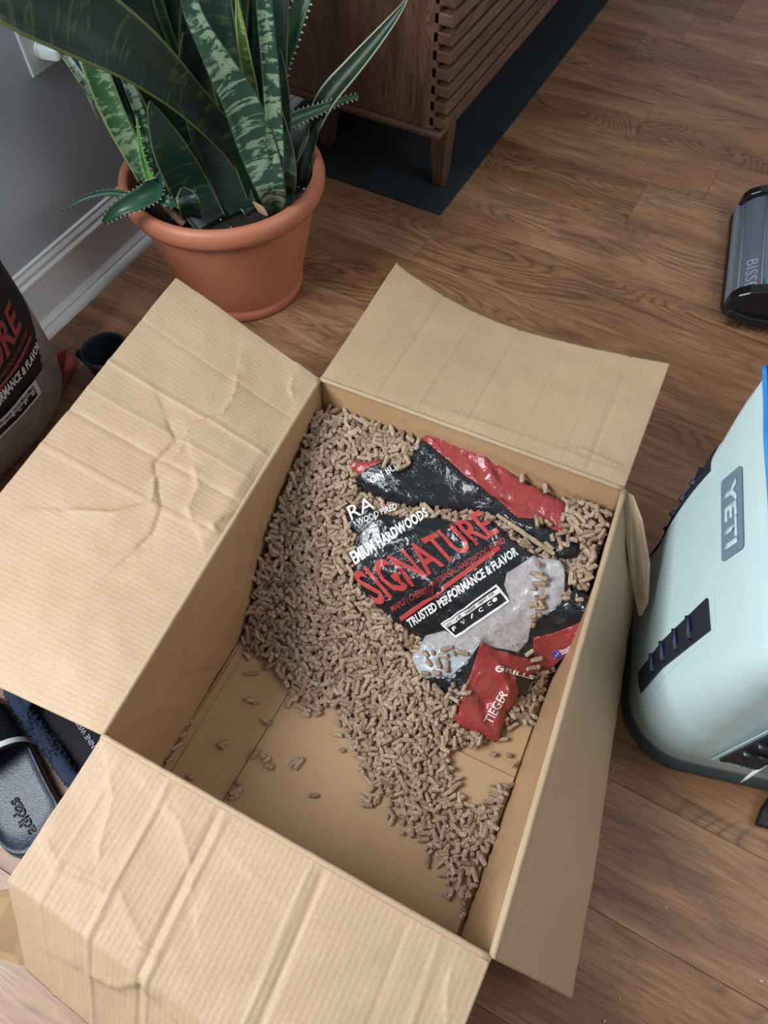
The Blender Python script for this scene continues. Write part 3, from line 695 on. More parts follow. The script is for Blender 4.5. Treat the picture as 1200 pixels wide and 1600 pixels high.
for k0, k1 in (('fl', 'bl'), ('bl', 'br'), ('br', 'fr'), ('fr', 'fl')):
    a, b = T[k0], T[k1]; n_ = 40; out_ = np.cross([0, 0, 1], b-a); out_ /= np.linalg.norm(out_); out_ = out_ if np.dot(out_, (a+b)/2-np.array([-.2, .36, .27])) > 0 else -out_
    pts = [a+(b-a)*i/n_+out_*(.0012+.0006*nz(i*.05, 0, 30, 3))+np.array([0, 0, -.0012+.0005*nz(i*.05, 1, 30, 8)]) for i in range(n_+1)]
    tube('fold_edge', local(bx, pts), .0041, M['card'], bx, 10)
# torn corner strip between right and back flaps
cr = [P(975, 765, HB), P(990, 775, HB-.004), P(1004, 812, .25), P(1016, 880, .20), P(1013, 940, .165), P(1003, 962, .15), P(996, 930, .16), P(985, 860, .22)]
v = list(cr)+[p+np.array([-.004, -.001, -.002]) for p in cr]; n = len(cr)
o = mesh('torn_corner', local(bx, v), [tuple(range(n)), tuple(range(n, 2*n))[::-1]]+[(k, (k+1) % n, n+(k+1) % n, n+k) for k in range(n)], M['card'], bx); fixn(o)
cr = [P(22, 1390, .255), P(45, 1450, .225), P(66, 1506, .200), P(30, 1508, .15), P(-30, 1488, .10), P(-30, 1396, .13)]
v = list(cr)+[p+np.array([0.0, 0.002, -.003]) for p in cr]; n = len(cr)
o = mesh('torn_corner', local(bx, v), [tuple(range(n)), tuple(range(n, 2*n))[::-1]]+[(k, (k+1) % n, n+(k+1) % n, n+k) for k in range(n)], M['card_out'], bx); fixn(o)

# ------------------------------------------------------------------ pellet heap height field
cp = [(503, 602, .225), (457, 650, .225), (430, 740, .195), (402, 830, .15), (387, 920, .08), (374, 1000, .008),
      (560, 608, .230), (650, 648, .232), (780, 718, .222), (870, 762, .215), (965, 800, .215),
      (955, 860, .20), (935, 945, .18), (915, 990, .15), (880, 1035, .07), (857, 1060, .02),
      (600, 740, .210), (750, 760, .212), (880, 840, .2), (720, 800, .185), (560, 800, .165), (650, 850, .185), (740, 880, .178), (830, 900, .175),
      (600, 930, .12), (700, 960, .12), (800, 980, .12), (860, 960, .15), (660, 1010, .06), (740, 1020, .085), (800, 1060, .055), (760, 1130, .025), (720, 1100, .045),
      (500, 760, .19), (480, 850, .14), (460, 930, .09), (520, 900, .13), (450, 1000, .04), (520, 1000, .055), (560, 970, .08), (600, 1040, .045), (500, 1080, .02),
      (600, 1130, .022), (560, 1150, .014), (650, 1180, .020), (650, 1250, .014), (700, 1300, .013), (750, 1300, .016), (790, 1230, .013), (720, 1400, .012), (700, 1140, .02), (850, 1100, .012), (820, 1160, .01), (730, 1440, .012), (640, 1300, .01)]
XY = np.array([P(*c)[:2] for c in cp]); Z = np.array([c[2] for c in cp])
r_ = np.hypot(XY[:, None, 0]-XY[None, :, 0], XY[:, None, 1]-XY[None, :, 1]); n = len(cp)
A = np.zeros((n+3, n+3)); A[:n, :n] = r_-1e-3*np.eye(n); A[:n, n] = 1; A[:n, n+1:] = XY; A[n, :n] = 1; A[n+1:, :n] = XY.T
wts = np.linalg.solve(A, np.concatenate([Z, [0, 0, 0]]))
def Hf(x, y):
    x = np.asarray(x, float); y = np.asarray(y, float); s = wts[n_cp]+wts[n_cp+1]*x+wts[n_cp+2]*y
    for i in range(n_cp): s = s+wts[i]*np.hypot(x-XY[i, 0], y-XY[i, 1])
    return np.clip(s, .0, .24)
n_cp = n
GX0, GY0, GS = -.62, -.05, .004
_gx, _gy = np.meshgrid(np.arange(GX0, .25, GS), np.arange(GY0, .85, GS)); HG = Hf(_gx, _gy); HGL = HG.tolist()
def hs(x, y):
    u = (x-GX0)/GS; v = (y-GY0)/GS; u = min(max(u, 0), _gx.shape[1]-1.01); v = min(max(v, 0), _gx.shape[0]-1.01); i = int(u); j = int(v); u -= i; v -= j
    a = HGL[j]; b = HGL[j+1]; return (a[i]*(1-u)+a[i+1]*u)*(1-v)+(b[i]*(1-u)+b[i+1]*u)*v
def inner(x, y, z, mg):
    """inside the box walls at height z with margin"""
    k = np.clip(z/HB, 0, 1); lx = np.minimum(B['fl'][0], B['bl'][0]); ok = np.ones(np.shape(x), bool)
    ks = ('fl', 'fr', 'br', 'bl')
    for a, b in zip(ks, ks[1:]+ks[:1]):
        ax = B[a][0]+(T[a][0]-B[a][0])*k; ay = B[a][1]+(T[a][1]-B[a][1])*k; bx_ = B[b][0]+(T[b][0]-B[b][0])*k; by = B[b][1]+(T[b][1]-B[b][1])*k
        L = np.hypot(bx_-ax, by-ay); d = ((bx_-ax)*(y-ay)-(by-ay)*(x-ax))/L; ok &= d > mg
    return ok
foot = [(374, 1003), (400, 1030), (425, 1055), (447, 1068), (450, 1100), (475, 1120), (500, 1127), (515, 1108), (530, 1110), (528, 1150), (555, 1185), (562, 1215), (572, 1262), (600, 1275), (625, 1300), (650, 1320), (690, 1350), (695, 1400), (712, 1420), (722, 1455)]
foot = [P(a, b, .008)[:2] for a, b in foot]+[np.array(q) for q in ((.09, .06), (.09, .72), (-.52, .72), (-.52, .30))]
hole = [P(a, b, .008)[:2] for a, b in ((690, 1165), (730, 1160), (800, 1200), (806, 1215), (765, 1240), (745, 1268), (718, 1240))]
hole2 = [P(a, b, .008)[:2] for a, b in ((745, 1165), (800, 1125), (835, 1130), (815, 1190), (790, 1195))]

# ------------------------------------------------------------------ torn pellet bag lying on the heap
def cx_(X, Y): return (500+X/2.4, 560+Y/2.4)
def bagbase(x, y): return hs(x, y)+.009
ridges = []
def addr(pts, a, wd):
    q = [S(*cx_(*p), bagbase)[:2] for p in pts]
    for k in range(len(q)-1): ridges.append((tuple(map(float, q[k])), tuple(map(float, q[k+1])), a, wd))
addr([(230, 790), (300, 820), (420, 860), (560, 930)], .007, .010)
addr([(300, 600), (330, 700), (420, 860)], .004, .008)
addr([(180, 560), (250, 640), (230, 760)], .004, .008)
addr([(420, 580), (560, 700), (700, 760)], .004, .009)
addr([(330, 900), (420, 870), (520, 990), (600, 1080)], .004, .008)
addr([(600, 1085), (680, 1180), (720, 1300)], .010, .012)
addr([(600, 1080), (700, 1120), (810, 1170)], .008, .010)
addr([(560, 1200), (620, 1290), (660, 1420)], -.005, .010)
addr([(740, 1190), (700, 1270), (640, 1330)], .006, .010)
addr([(390, 330), (520, 450), (640, 540)], .003, .008)
addr([(420, 270), (620, 380), (640, 440), (760, 560)], .005, .010)
addr([(640, 380), (700, 520), (860, 600)], -.005, .010)
addr([(560, 400), (590, 500), (700, 560)], .005, .009)
addr([(150, 440), (250, 500), (350, 520)], .004, .006)
addr([(800, 750), (830, 830), (790, 1000)], .006, .010)
addr([(900, 760), (940, 850), (1000, 980)], .006, .010)
addr([(800, 1050), (900, 1010), (1000, 940)], .005, .008)
addr([(860, 1150), (930, 1060), (1000, 1020)], .005, .008)
addr([(650, 1010), (740, 960), (780, 880)], .004, .009)
addr([(700, 600), (800, 640), (900, 660)], .005, .008)
addr([(260, 700), (500, 640), (640, 600)], .003, .007)
addr([(340, 1110), (440, 1130), (540, 1180)], .004, .007)
RA = ridges
def bagz(x, y):
    z = hs(x, y)+.009
    for a, b, am, wd in RA: 
        d = sd1(x, y, a, b)
        if d < wd: z += am*(1-d/wd)
    z += .004*noise.fractal(Vector((x*26, y*26, 1.3)), 1, 2, 3)+.0015*abs(noise.noise(Vector((x*80, y*80, 5))))
    return z
black_up = [(100, 392), (130, 365), (222, 368), (262, 378), (300, 402), (325, 398), (345, 350), (375, 312), (392, 262), (425, 262), (480, 290), (560, 322), (625, 342), (690, 385), (730, 425), (800, 470), (880, 505), (925, 535), (950, 590), (965, 625), (950, 665), (985, 700), (975, 740),
            (900, 742), (855, 715), (800, 690), (740, 650), (690, 605), (640, 575), (560, 560), (440, 548), (330, 545), (230, 520), (160, 480), (135, 440)]
main = [(100, 565), (160, 540), (215, 565), (300, 590), (395, 585), (450, 590), (560, 600), (650, 600), (695, 640), (745, 690), (810, 725), (880, 745), (915, 760), (935, 810), (925, 860), (915, 905), (960, 850), (1000, 865), (1035, 885), (1045, 930), (1020, 1010), (990, 1060), (930, 1110), (870, 1160), (815, 1165), (800, 1195), (775, 1255), (745, 1270), (715, 1310), (690, 1370), (664, 1432), (600, 1405), (540, 1380), (500, 1345), (505, 1300),
        (480, 1260), (455, 1230), (380, 1180), (335, 1125), (370, 1085), (385, 1055), (330, 1015), (270, 970), (200, 905), (150, 850), (130, 800), (120, 740), (135, 650), (105, 610)]
regions = [  # priority order: first hit wins (crop coordinates)
    ('red', [(98, 388), (130, 360), (222, 366), (232, 392), (190, 405), (150, 432), (128, 440)]),
    ('red', [(385, 300), (388, 255), (430, 255), (560, 315), (630, 338), (735, 420), (880, 500), (930, 530), (960, 600), (975, 640), (980, 700), (950, 672), (880, 640), (800, 600), (740, 595), (640, 520), (520, 418), (440, 350)]),
    ('red', [(600, 1078), (700, 1110), (790, 1135), (820, 1170), (800, 1197), (728, 1192), (752, 1268), (722, 1310), (692, 1370), (668, 1440), (600, 1412), (530, 1385), (490, 1350), (512, 1300), (560, 1195)]),
    ('red', [(798, 1052), (850, 1040), (930, 1012), (985, 985), (1010, 930), (1035, 880), (1060, 900), (1050, 980), (1000, 1065), (930, 1120), (870, 1170), (805, 1165), (800, 1110)]),
    ('clear', [(383, 1055), (398, 1036), (468, 1020), (510, 1047), (600, 985), (712, 910), (690, 850), (700, 805), (800, 742), (880, 742), (915, 780), (918, 880), (905, 915), (850, 955), (790, 1000), (780, 1060), (742, 1102), (640, 1085), (600, 1076), (560, 1098), (420, 1092)]),
    ('milky', [(300, 1180), (330, 1100), (383, 1055), (420, 1092), (560, 1098), (600, 1078), (540, 1150), (495, 1190), (400, 1195)]),
    ('black', [(0, 0), (1200, 0), (1200, 1488), (0, 1488)]),
]
def to_xy(poly, dens=.007):
    q = [S(*cx_(*p), bagbase)[:2] for p in poly]; out = []
    for i in range(len(q)):
        a, b = q[i], q[(i+1) % len(q)]; k = max(1, int(np.linalg.norm(b-a)/dens))
        for j in range(k): out.append(a+(b-a)*j/k)
    return out
bag = empty('torn_pellet_bag', 'torn open black and red plastic pellet bag lying on pellets in box', 'bag', (-.1, .5, 0))
RX = [(k, to_xy(p)) for k, p in regions[:-1]]+[('black', None)]
parts = {'red': ([], []), 'clear': ([], []), 'milky': ([], []), 'black': ([], [])}
OUT = []
for outline in (black_up, main):
    ol = to_xy(outline); ol = [p+.0012*rng.normal(size=2) for p in ol]; OUT.append(ol)
    ax, ay = np.array(ol)[:, 0], np.array(ol)[:, 1]
    pts = [Vector(p) for p in ol]; edges = [(i, (i+1) % len(ol)) for i in range(len(ol))]
    for k, rp in RX[:-1]:
        b = len(pts); pts += [Vector(p) for p in rp]; edges += [(b+i, b+(i+1) % len(rp)) for i in range(len(rp))]
    gx, gy = np.meshgrid(np.arange(ax.min(), ax.max(), .0045), np.arange(ay.min(), ay.max(), .0045)); gx = gx.ravel()+rng.normal(size=gx.size)*.0006; gy = gy.ravel()+rng.normal(size=gy.size)*.0006
    gx = gx.copy(); gy = gy.copy(); ok = inpoly(gx, gy, ol)
    pts += [Vector((a, b)) for a, b in zip(gx[ok], gy[ok])]
    vo, eo, fo, *_ = delaunay_2d_cdt(pts, edges, [], 0, 1e-5)
    V2 = np.array([tuple(p) for p in vo]); F2 = np.array([q for q in fo if len(q) == 3])
    ctr = V2[F2].mean(axis=1); keep = inpoly(ctr[:, 0], ctr[:, 1], ol); F2 = F2[keep]; ctr = ctr[keep]
    dist = polydist(V2[:, 0], V2[:, 1], ol); zz_ = np.array([bagz(*p) for p in V2])-.009*np.exp(-dist/.004)
    cls = np.full(len(F2), -1)
    for ri, (k, rp) in enumerate(RX):
        h = (cls < 0) & (inpoly(ctr[:, 0], ctr[:, 1], rp) if rp is not None else True); cls[h] = ri
    for ri, (k, rp) in enumerate(RX):
        for tri in F2[cls == ri]:
            vs, fs = parts[k]; b = len(vs); vs += [(V2[t_][0], V2[t_][1], zz_[t_]) for t_ in tri]; fs.append((b, b+1, b+2))
for k, nm in (('red', 'red_film'), ('clear', 'clear_window'), ('milky', 'clear_film'), ('black', 'black_film')):
    vs, fs = parts[k]; o = mesh(nm, local(bag, vs), fs, M['f_'+k], bag, True)
    bm = bmesh.new(); bm.from_mesh(o.data); bmesh.ops.remove_doubles(bm, verts=bm.verts[:], dist=1e-5); bmesh.ops.recalc_face_normals(bm, faces=bm.faces[:]); 
    if sum(q.normal.z for q in bm.faces) < 0: bmesh.ops.reverse_faces(bm, faces=bm.faces[:])
    bm.to_mesh(o.data); bm.free(); o.data.polygons.foreach_set('use_smooth', [True]*len(o.data.polygons))
    sm = o.modifiers.new('s', 'SOLIDIFY'); sm.thickness = .0004; sm.offset = -1

def text_mesh(txt, bold=0.0, sub=0):
    cu = bpy.data.curves.new('t', 'FONT'); cu.body = txt; cu.offset = bold; cu.resolution_u = 2; cu.fill_mode = 'FRONT'
    ob = bpy.data.objects.new('t', cu); C.objects.link(ob)
    dg = bpy.context.evaluated_depsgraph_get(); me = bpy.data.meshes.new_from_object(ob.evaluated_get(dg)); bpy.data.objects.remove(ob); bpy.data.curves.remove(cu)
    co = np.array([v_.co[:] for v_ in me.vertices]); lo = co.min(0); hi = co.max(0)
    for v_ in me.vertices: v_.co = ((v_.co.x-lo[0])/(hi[0]-lo[0]), (v_.co.y-lo[1])/(hi[1]-lo[1]), 0)
    return me
def refine(me, fn, maxlen=.005, passes=4):
    """map unit-square verts with fn, cutting long edges so that the print follows the surface"""
    bm = bmesh.new(); bm.from_mesh(me); bmesh.ops.triangulate(bm, faces=bm.faces[:])
    X = bm.verts.layers.float_vector.new('m')
    for v_ in bm.verts: v_[X] = fn(v_.co.x, v_.co.y)
    done = {(round(v_.co.x, 6), round(v_.co.y, 6)) for v_ in bm.verts}
    for _ in range(passes):
        lg = [e for e in bm.edges if (e.verts[0][X]-e.verts[1][X]).length > maxlen]
        if not lg: break
        bmesh.ops.subdivide_edges(bm, edges=lg, cuts=1); bmesh.ops.triangulate(bm, faces=bm.faces[:])
        for v_ in bm.verts:
            if v_[X].length_squared == 0: v_[X] = fn(v_.co.x, v_.co.y)
            else:
                key = (round(v_.co.x, 6), round(v_.co.y, 6))
                if key not in done: v_[X] = fn(v_.co.x, v_.co.y)
            done.add((round(v_.co.x, 6), round(v_.co.y, 6)))
    for v_ in bm.verts: v_.co = v_[X]
    bm.to_mesh(me); bm.free(); return me
def print_on_bag(txt, BL, BR, TL, mat, bold=.0, name='lettering', lift=.0015, me=None, TR=None):
    BL, BR, TL = (np.array(cx_(*p)) for p in (BL, BR, TL)); TR = BR+TL-BL if TR is None else np.array(cx_(*TR))
    me = me or text_mesh(txt, bold); off = np.array(bag.location)
    def fn(u, v_):
        px = (1-u)*(1-v_)*BL+u*(1-v_)*BR+u*v_*TR+(1-u)*v_*TL
        p = S(px[0], px[1], bagbase); z = bagz(p[0], p[1]) + lift
        p = P(px[0], px[1], z); z = bagz(p[0], p[1])+lift
        return Vector((p[0], p[1], z))-Vector(off)
    refine(me, fn); o = link(name, me, mat, bag); return o
def quad_me():
    me = bpy.data.meshes.new('q'); me.from_pydata([(0, 0, 0), (1, 0, 0), (1, 1, 0), (0, 1, 0)], [], [(0, 1, 2, 3)]); return me
print_on_bag('ON BUI', (196, 470), (295, 412), (183, 445), M['ink_white'], .01)
print_on_bag('RA', (118, 607), (205, 560), (100, 558), M['ink_white'])
print_on_bag('WOOD FIRED', (142, 625), (290, 562), (136, 603), M['ink_white'])
print_on_bag('EMIUM HARDWOODS', (132, 775), (408, 590), (108, 728), M['ink_white'], .035, TR=(392, 556))
print_on_bag('SIGNATURE', (218, 930), (676, 650), (112, 806), M['ink_red'], .022, TR=(596, 566), lift=.0016)
print_on_bag('MAPLE | CHERRY | ARTISANAL HARDWOOD BLEND', (275, 957), (700, 695), (262, 930), M['ink_red'], .012)
print_on_bag('', (305, 985), (678, 715), (296, 970), M['ink_red'], me=quad_me(), name='printed_line', lift=.0022)
print_on_bag('TRUSTED PERFORMANCE & FLAVOR', (338, 1012), (746, 735), (322, 980), M['ink_white'], .035)
for a, b, c in (((455, 1000), (665, 852), (452, 994)), ((512, 1046), (710, 912), (508, 1038)), ((455, 1000), (462, 998), (508, 1046)), ((660, 856), (668, 852), (704, 912)), ((470, 1012), (676, 868), (464, 1003))):
    d = (b[0]+c[0]-a[0], b[1]+c[1]-a[1]); print_on_bag('', a, b, c, M['ink_white'], me=quad_me(), name='printed_frame')
print_on_bag('', (470, 1013), (677, 876), (458, 1000), M['ink_white'], me=quad_me(), name='printed_strip')
print_on_bag('GOOD WITH BAKING, GREAT FOR:', (474, 1010), (660, 882), (467, 1001), M['f_black'], .03, lift=.0018)
for i, ch in enumerate(('F', 'V', '/', 'C', 'C')):
    a = (500+i*33, 1022-i*23); print_on_bag(ch, a, (a[0]+15, a[1]-9), (a[0]-7, a[1]-14), M['ink_white'], .03)
cme = bpy.data.meshes.new('c'); cme.from_pydata([(.5+.5*math.cos(a), .5+.5*math.sin(a), 0) for a in np.linspace(0, 2*math.pi, 16, endpoint=False)], [], [tuple(range(16))])
print_on_bag('', (650, 915), (668, 905), (643, 902), M['ink_white'], me=cme, name='printed_dot')
print_on_bag('TIEGER', (645, 1375), (708, 1255), (612, 1358), M['ink_white'], .005, TR=(680, 1238))
print_on_bag('GRILLS', (655, 1165), (800, 1205), (662, 1150), M['ink_white'], .03)
# little flag on the red side of the bag
print_on_bag('', (880, 1122), (952, 1092), (872, 1098), M['ink_white'], me=quad_me(), name='printed_flag')
for k in range(3): print_on_bag('', (908+k*0, 1112-k*9), (951, 1094-k*9), (907, 1108-k*9), M['ink_red'], me=quad_me(), name='flag_stripe', lift=.0016)
print_on_bag('', (880, 1122), (912, 1109), (872, 1098), M['ink_blue'], me=quad_me(), name='flag_canton', lift=.0018)

# ------------------------------------------------------------------ wood pellets
def pellet_geo(L, r, seed):
    rg = np.random.default_rng(seed); K = 7; n_ = 4; v = []; f = []
    for i in range(n_):
        x = (i/(n_-1)-.5)*L; rr = r*(1+.07*rg.normal())*(.86 if i in (0, n_-1) else 1.0); oy_, oz_ = .06*r*rg.normal(size=2)
        tl = rg.normal()*.15
        for k in range(K):
            a = 2*math.pi*k/K; v.append((x+(tl*rr*math.cos(a) if i in (0, n_-1) else 0), oy_+rr*(1+.05*rg.normal())*math.cos(a), oz_+rr*(1+.05*rg.normal())*math.sin(a)))
    for i in range(n_-1):
        for k in range(K): f.append((i*K+k, i*K+(k+1) % K, (i+1)*K+(k+1) % K, (i+1)*K+k))
    f.append(tuple(range(K))[::-1]); f.append(tuple((n_-1)*K+k for k in range(K)))
    return np.array(v), f
VAR = []
for i in range(28):
    L = float(np.clip(.0150+.0058*rng.normal(), .0065, .030)); VAR.append((L, *pellet_geo(L, .0038*(1+.06*rng.normal()), i)))
TONES = [(.42, .305, .205), (.47, .35, .245), (.35, .25, .165), (.51, .385, .28), (.30, .205, .135), (.44, .31, .22)]
vm = []
for i, (L, vv, ff) in enumerate(VAR):
    me = bpy.data.meshes.new('wood_pellet'); me.from_pydata([tuple(p) for p in vv], [], ff); me.materials.append(M['pellet'])
    ca = me.color_attributes.new('tone', 'FLOAT_COLOR', 'POINT'); tn = TONES[i % 6]
    for k in range(len(vv)): ca.data[k].color = (*tn, 1)
    vm.append(me)
# pellet positions: (x, y, z, rotation matrix, variant, group, score)
PL_ = []
def slope_rot(x, y, az, fn, tiltn=.22):
    e = .010; nx, ny = -(fn(x+e, y)-fn(x-e, y))/(2*e), -(fn(x, y+e)-fn(x, y-e))/(2*e); nv = Vector((nx, ny, 1)).normalized()
    nv = (nv+Vector((rng.normal()*tiltn, rng.normal()*tiltn, 0))).normalized()
    d = Vector((math.cos(az), math.sin(az), 0)); d = (d-nv*d.dot(nv)).normalized(); return Matrix((d, nv.cross(d), nv)).transposed()
outl = [np.array(o_) for o_ in OUT]
clearpoly = [np.array(rp) for k, rp in RX[:-1] if k in ('clear', 'milky')]
SP = .0086
gx, gy = np.meshgrid(np.arange(-.52, .10, SP), np.arange(.06, .72, SP))
gx = gx.ravel(); gy = gy.ravel()
hf = hs
for layer in range(3):
    jx = gx+rng.uniform(-.5, .5, gx.size)*SP; jy = gy+rng.uniform(-.5, .5, gy.size)*SP
    hz = Hf(jx, jy); zc = np.maximum(hz, .0105)-layer*.0062
    ok = inpoly(jx, jy, foot) & ~inpoly(jx, jy, hole) & ~inpoly(jx, jy, hole2) & (zc > .009) & inner(jx, jy, zc, .0065)
    inb = inpoly(jx, jy, outl[0]) | inpoly(jx, jy, outl[1]); bd = np.minimum(polydist(jx, jy, outl[0]), polydist(jx, jy, outl[1]))
    inc = np.zeros(jx.shape, bool)
    for q in clearpoly: inc |= inpoly(jx, jy, q)
    ok &= (~inb) | (inc & (layer < 2)) | ((bd < .006) & (layer > 0))
    # thin, scattered margins of the spill
    edge = polydist(jx, jy, foot[:20], closed=False); thin = (hz < .02) & (rng.random(jx.size) < .25)
    ok &= ~((edge < .008) & (rng.random(jx.size) < .45)) & ~((layer == 0) & (hz < .010) & thin)
    for i in np.where(ok)[0]:
        x, y, z = jx[i], jy[i], float(zc[i]); k = int(rng.integers(28))
        z += 0 if inb[i] else float(rng.normal()*.0014)
        PL_.append([x, y, max(z, .0118), slope_rot(x, y, rng.random()*6.283, hf), k, 'heap', (VAR[k][0] if (layer == 0 and not inb[i]) else 0)])
# pellets lying on the bag
CUR = ['bag']
def on_bag(X, Y, az=None, k=None, lift=.0042):
    p = S(*cx_(X, Y), lambda a, b: bagz(a, b)+lift); k = int(rng.integers(28)) if k is None else k
    if not inner(p[0], p[1], p[2], .006): return
    PL_.append([p[0], p[1], p[2], slope_rot(p[0], p[1], rng.random()*6.28 if az is None else az, lambda a, b: bagz(a, b), .05), k, CUR[0], 9])
def clus(poly, n_, lift=.0045, r=14):
    xs = [p[0] for p in poly]; ys = [p[1] for p in poly]; got = []
    for _ in range(n_*40):
        if len(got) >= n_: break
        X, Y = rng.uniform(min(xs), max(xs)), rng.uniform(min(ys), max(ys))
        if inpoly(X, Y, poly) and all(math.hypot(X-a, Y-b) > r for a, b in got): got.append((X, Y)); on_bag(X, Y, lift=lift)
CUR[0] = 'corner'
clus([(940, 540), (1000, 535), (1080, 580), (1105, 650), (1100, 720), (1075, 800), (1040, 860), (990, 870), (930, 840), (960, 790), (990, 740), (975, 680), (950, 640), (910, 650), (905, 590)], 80, r=17)
CUR[0] = 'corner'
clus([(940, 540), (1000, 535), (1080, 580), (1105, 650), (1100, 720), (1075, 800), (1040, 860), (990, 870), (960, 790), (990, 740), (975, 680)], 60, lift=.010, r=19)
CUR[0] = 'rightred'
clus([(970, 870), (1020, 880), (1005, 950), (985, 1030), (955, 990), (965, 930)], 9, r=22)
CUR[0] = 'valley'
clus([(850, 680), (920, 640), (960, 680), (930, 700), (890, 730), (850, 710)], 9, r=20)
clus([(805, 600), (870, 590), (860, 625), (810, 630)], 4, r=18)
CUR[0] = 'clear'
clus([(795, 770), (815, 760), (850, 870), (840, 930), (800, 1000), (790, 900), (810, 840)], 13, r=20)
CUR[0] = 'valley'
for k_ in range(14): q = k_/13; on_bag(680+q*190, 598+q*130, az=-.2)
CUR[0] = 'redband'
clus([(360, 250), (450, 262), (480, 300), (400, 270)], 5, r=18)
clus([(560, 320), (660, 345), (780, 425), (900, 500), (860, 510), (740, 440), (620, 360)], 12, r=24)
CUR[0] = 'tip'
clus([(300, 372), (335, 380), (320, 410), (270, 400)], 5, r=16)
clus([(230, 385), (330, 360), (335, 385), (285, 400)], 4, r=16)
CUR[0] = 'folded'
clus([(500, 1215), (555, 1225), (560, 1262), (520, 1280), (500, 1330), (480, 1300), (478, 1250)], 8, r=20)
CUR[0] = 'milky'
clus([(400, 1090), (560, 1085), (480, 1150), (440, 1200), (370, 1180)], 14, r=28)
CUR[0] = 'folded'
clus([(780, 1090), (815, 1130), (850, 1175), (830, 1190), (795, 1160)], 5, r=20)
# loose ones on the bare cardboard
fz = .0118
for (px, py, az, k) in ((395, 1095, .3, 3), (398, 1097, 1.5, 6), (415, 1127, 0, 9), (421, 1130, 1.2, 4), (349, 1162, .95, 1), (346, 1166, 2.4, 8), (399, 1178, 1.4, 2), (412, 1182, .8, 5), (417, 1187, 1.0, 7), (424, 1196, .25, 10), (421, 1198, .1, 11),
                        (461, 1191, 1.2, 12), (467, 1193, 1.4, 13), (373, 1223, 1.1, 14), (369, 1236, .9, 15), (490, 1243, .5, 16), (298, 1215, .3, 17), (395, 1052, .6, 20), (386, 1025, -.3, 21), (405, 1025, -.4, 22), (265, 1188, 1.0, 18), (278, 1165, 1.1, 19), (285, 1148, 1.05, 23), (296, 1128, 1.05, 24), (366, 1245, 1.0, 25),
                        (668, 1345, 1.9, 26), (664, 1325, .2, 27), (573, 1258, .4, 2), (628, 1302, .5, 6), (535, 1172, 0, 4), (528, 1148, .2, 9), (800, 1135, 1.0, 3), (808, 1118, .3, 7), (785, 1155, .5, 12), (838, 1085, 1.2, 13), (845, 1068, 1.1, 2), (826, 1095, .9, 5), (770, 1178, .1, 8), (795, 1180, .4, 10), (710, 1170, 1, 16), (730, 1162, .2, 6), (752, 1158, .8, 1)):
    p = P(px, py, fz); zq = fz-.0026 if p[0] < -.325 or p[1] > .32 else fz; p = P(px, py, zq); PL_.append([p[0], p[1], zq, slope_rot(p[0], p[1], az, lambda a, b: 0, .02), k, 'one' if (px, py) == (490, 1243) else 'two' if (px, py) == (461, 1191) else 'three' if (px, py) == (467, 1193) else 'gap' if px < 300 else 'right' if px > 700 else 'loose', 10])
order = sorted(range(len(PL_)), key=lambda i: -PL_[i][6]*(1 if PL_[i][5] == 'heap' else 1)/(math.dist(PL_[i][:3], (0, 0, H))))
single = set(order[:300])
for q in PL_:
    if q[5] == 'heap': q[5] = 'heap_far' if q[1] > .50 else 'heap_tongue' if q[0] > -.17 and q[1] < .36 else 'heap'
GR = {'heap_far': ('tan wood pellet on the high heap by the far left corner of the box', 'pellets on the high far part of the heap'),
      'heap_tongue': ('tan wood pellet in the thin tongue running to the front right box corner', 'pellets in the thin front tongue'),
      'heap': ('tan wood pellet on the slope of the heap by the left box wall', 'pellets on the slope of the heap'),
      'corner': ('tan wood pellet in the pile over the bag in the far right corner of box', 'pellets piled in the far right box corner'),
      'rightred': ('tan wood pellet on the red end of the bag with the small flag', 'pellets by the small printed flag'),
      'valley': ('tan wood pellet lying in the long fold across the black bag', 'pellets in the fold of the bag'),
      'clear': ('tan wood pellet in the short row lying on the clear bag window', 'pellets on the clear window of the bag'),
      'redband': ('tan wood pellet along the upper red band of the bag, by back box wall', 'pellets along the upper red band'),
      'tip': ('tan wood pellet on the small red tip at upper left of the bag', 'pellets on the upper left tip of the bag'),
      'folded': ('tan wood pellet at the edge of the folded red bag corner', 'pellets at the folded red corner'),
      'milky': ('tan wood pellet on the milky clear film left of the folded red corner', 'pellets on the milky film'),
      'one': ('lone wood pellet stub in the middle of the bare box bottom', None),
      'two': ('left of the two wood pellets lying side by side on bare box bottom', None),
      'three': ('right of the two wood pellets lying side by side on bare box bottom', None),
      'gap': ('wood pellet wedged along the foot of the left box wall', 'pellets along the foot of the left wall'),
      'right': ('wood pellet on bare cardboard below the folded red bag corner', 'loose pellets below the red bag corner'),
      'loose': ('loose wood pellet on the bare cardboard bottom of the box', 'loose pellets on the bare box bottom')}
sv = []; sf = []; st = []; nb = 0
for i, (x, y, z, rot, k, g, sco) in enumerate(PL_):
    if i in single:
        o = bpy.data.objects.new('wood_pellet', vm[k]); C.objects.link(o); o.matrix_world = Matrix.Translation((x, y, z)) @ rot.to_4x4(); tag(o, GR[g][0], 'pellet', GR[g][1])
    else:
        L, vv, ff = VAR[k]; R3 = np.array(rot); sv.append(vv @ R3.T+np.array([x, y, z])); sf += [tuple(nb+q for q in t_) for t_ in ff]; nb += len(vv)
        tn = np.array(TONES[int(rng.integers(6))])*(1+.08*rng.normal()); st.append(np.tile([*tn, 1], (len(vv), 1)))
sv = np.concatenate(sv); st = np.concatenate(st)
heap = mesh('pellet_heap', sv, sf, M['pellet'])
ca = heap.data.color_attributes.new('tone', 'FLOAT_COLOR', 'POINT'); ca.data.foreach_set('color', st.astype(np.float32).ravel())
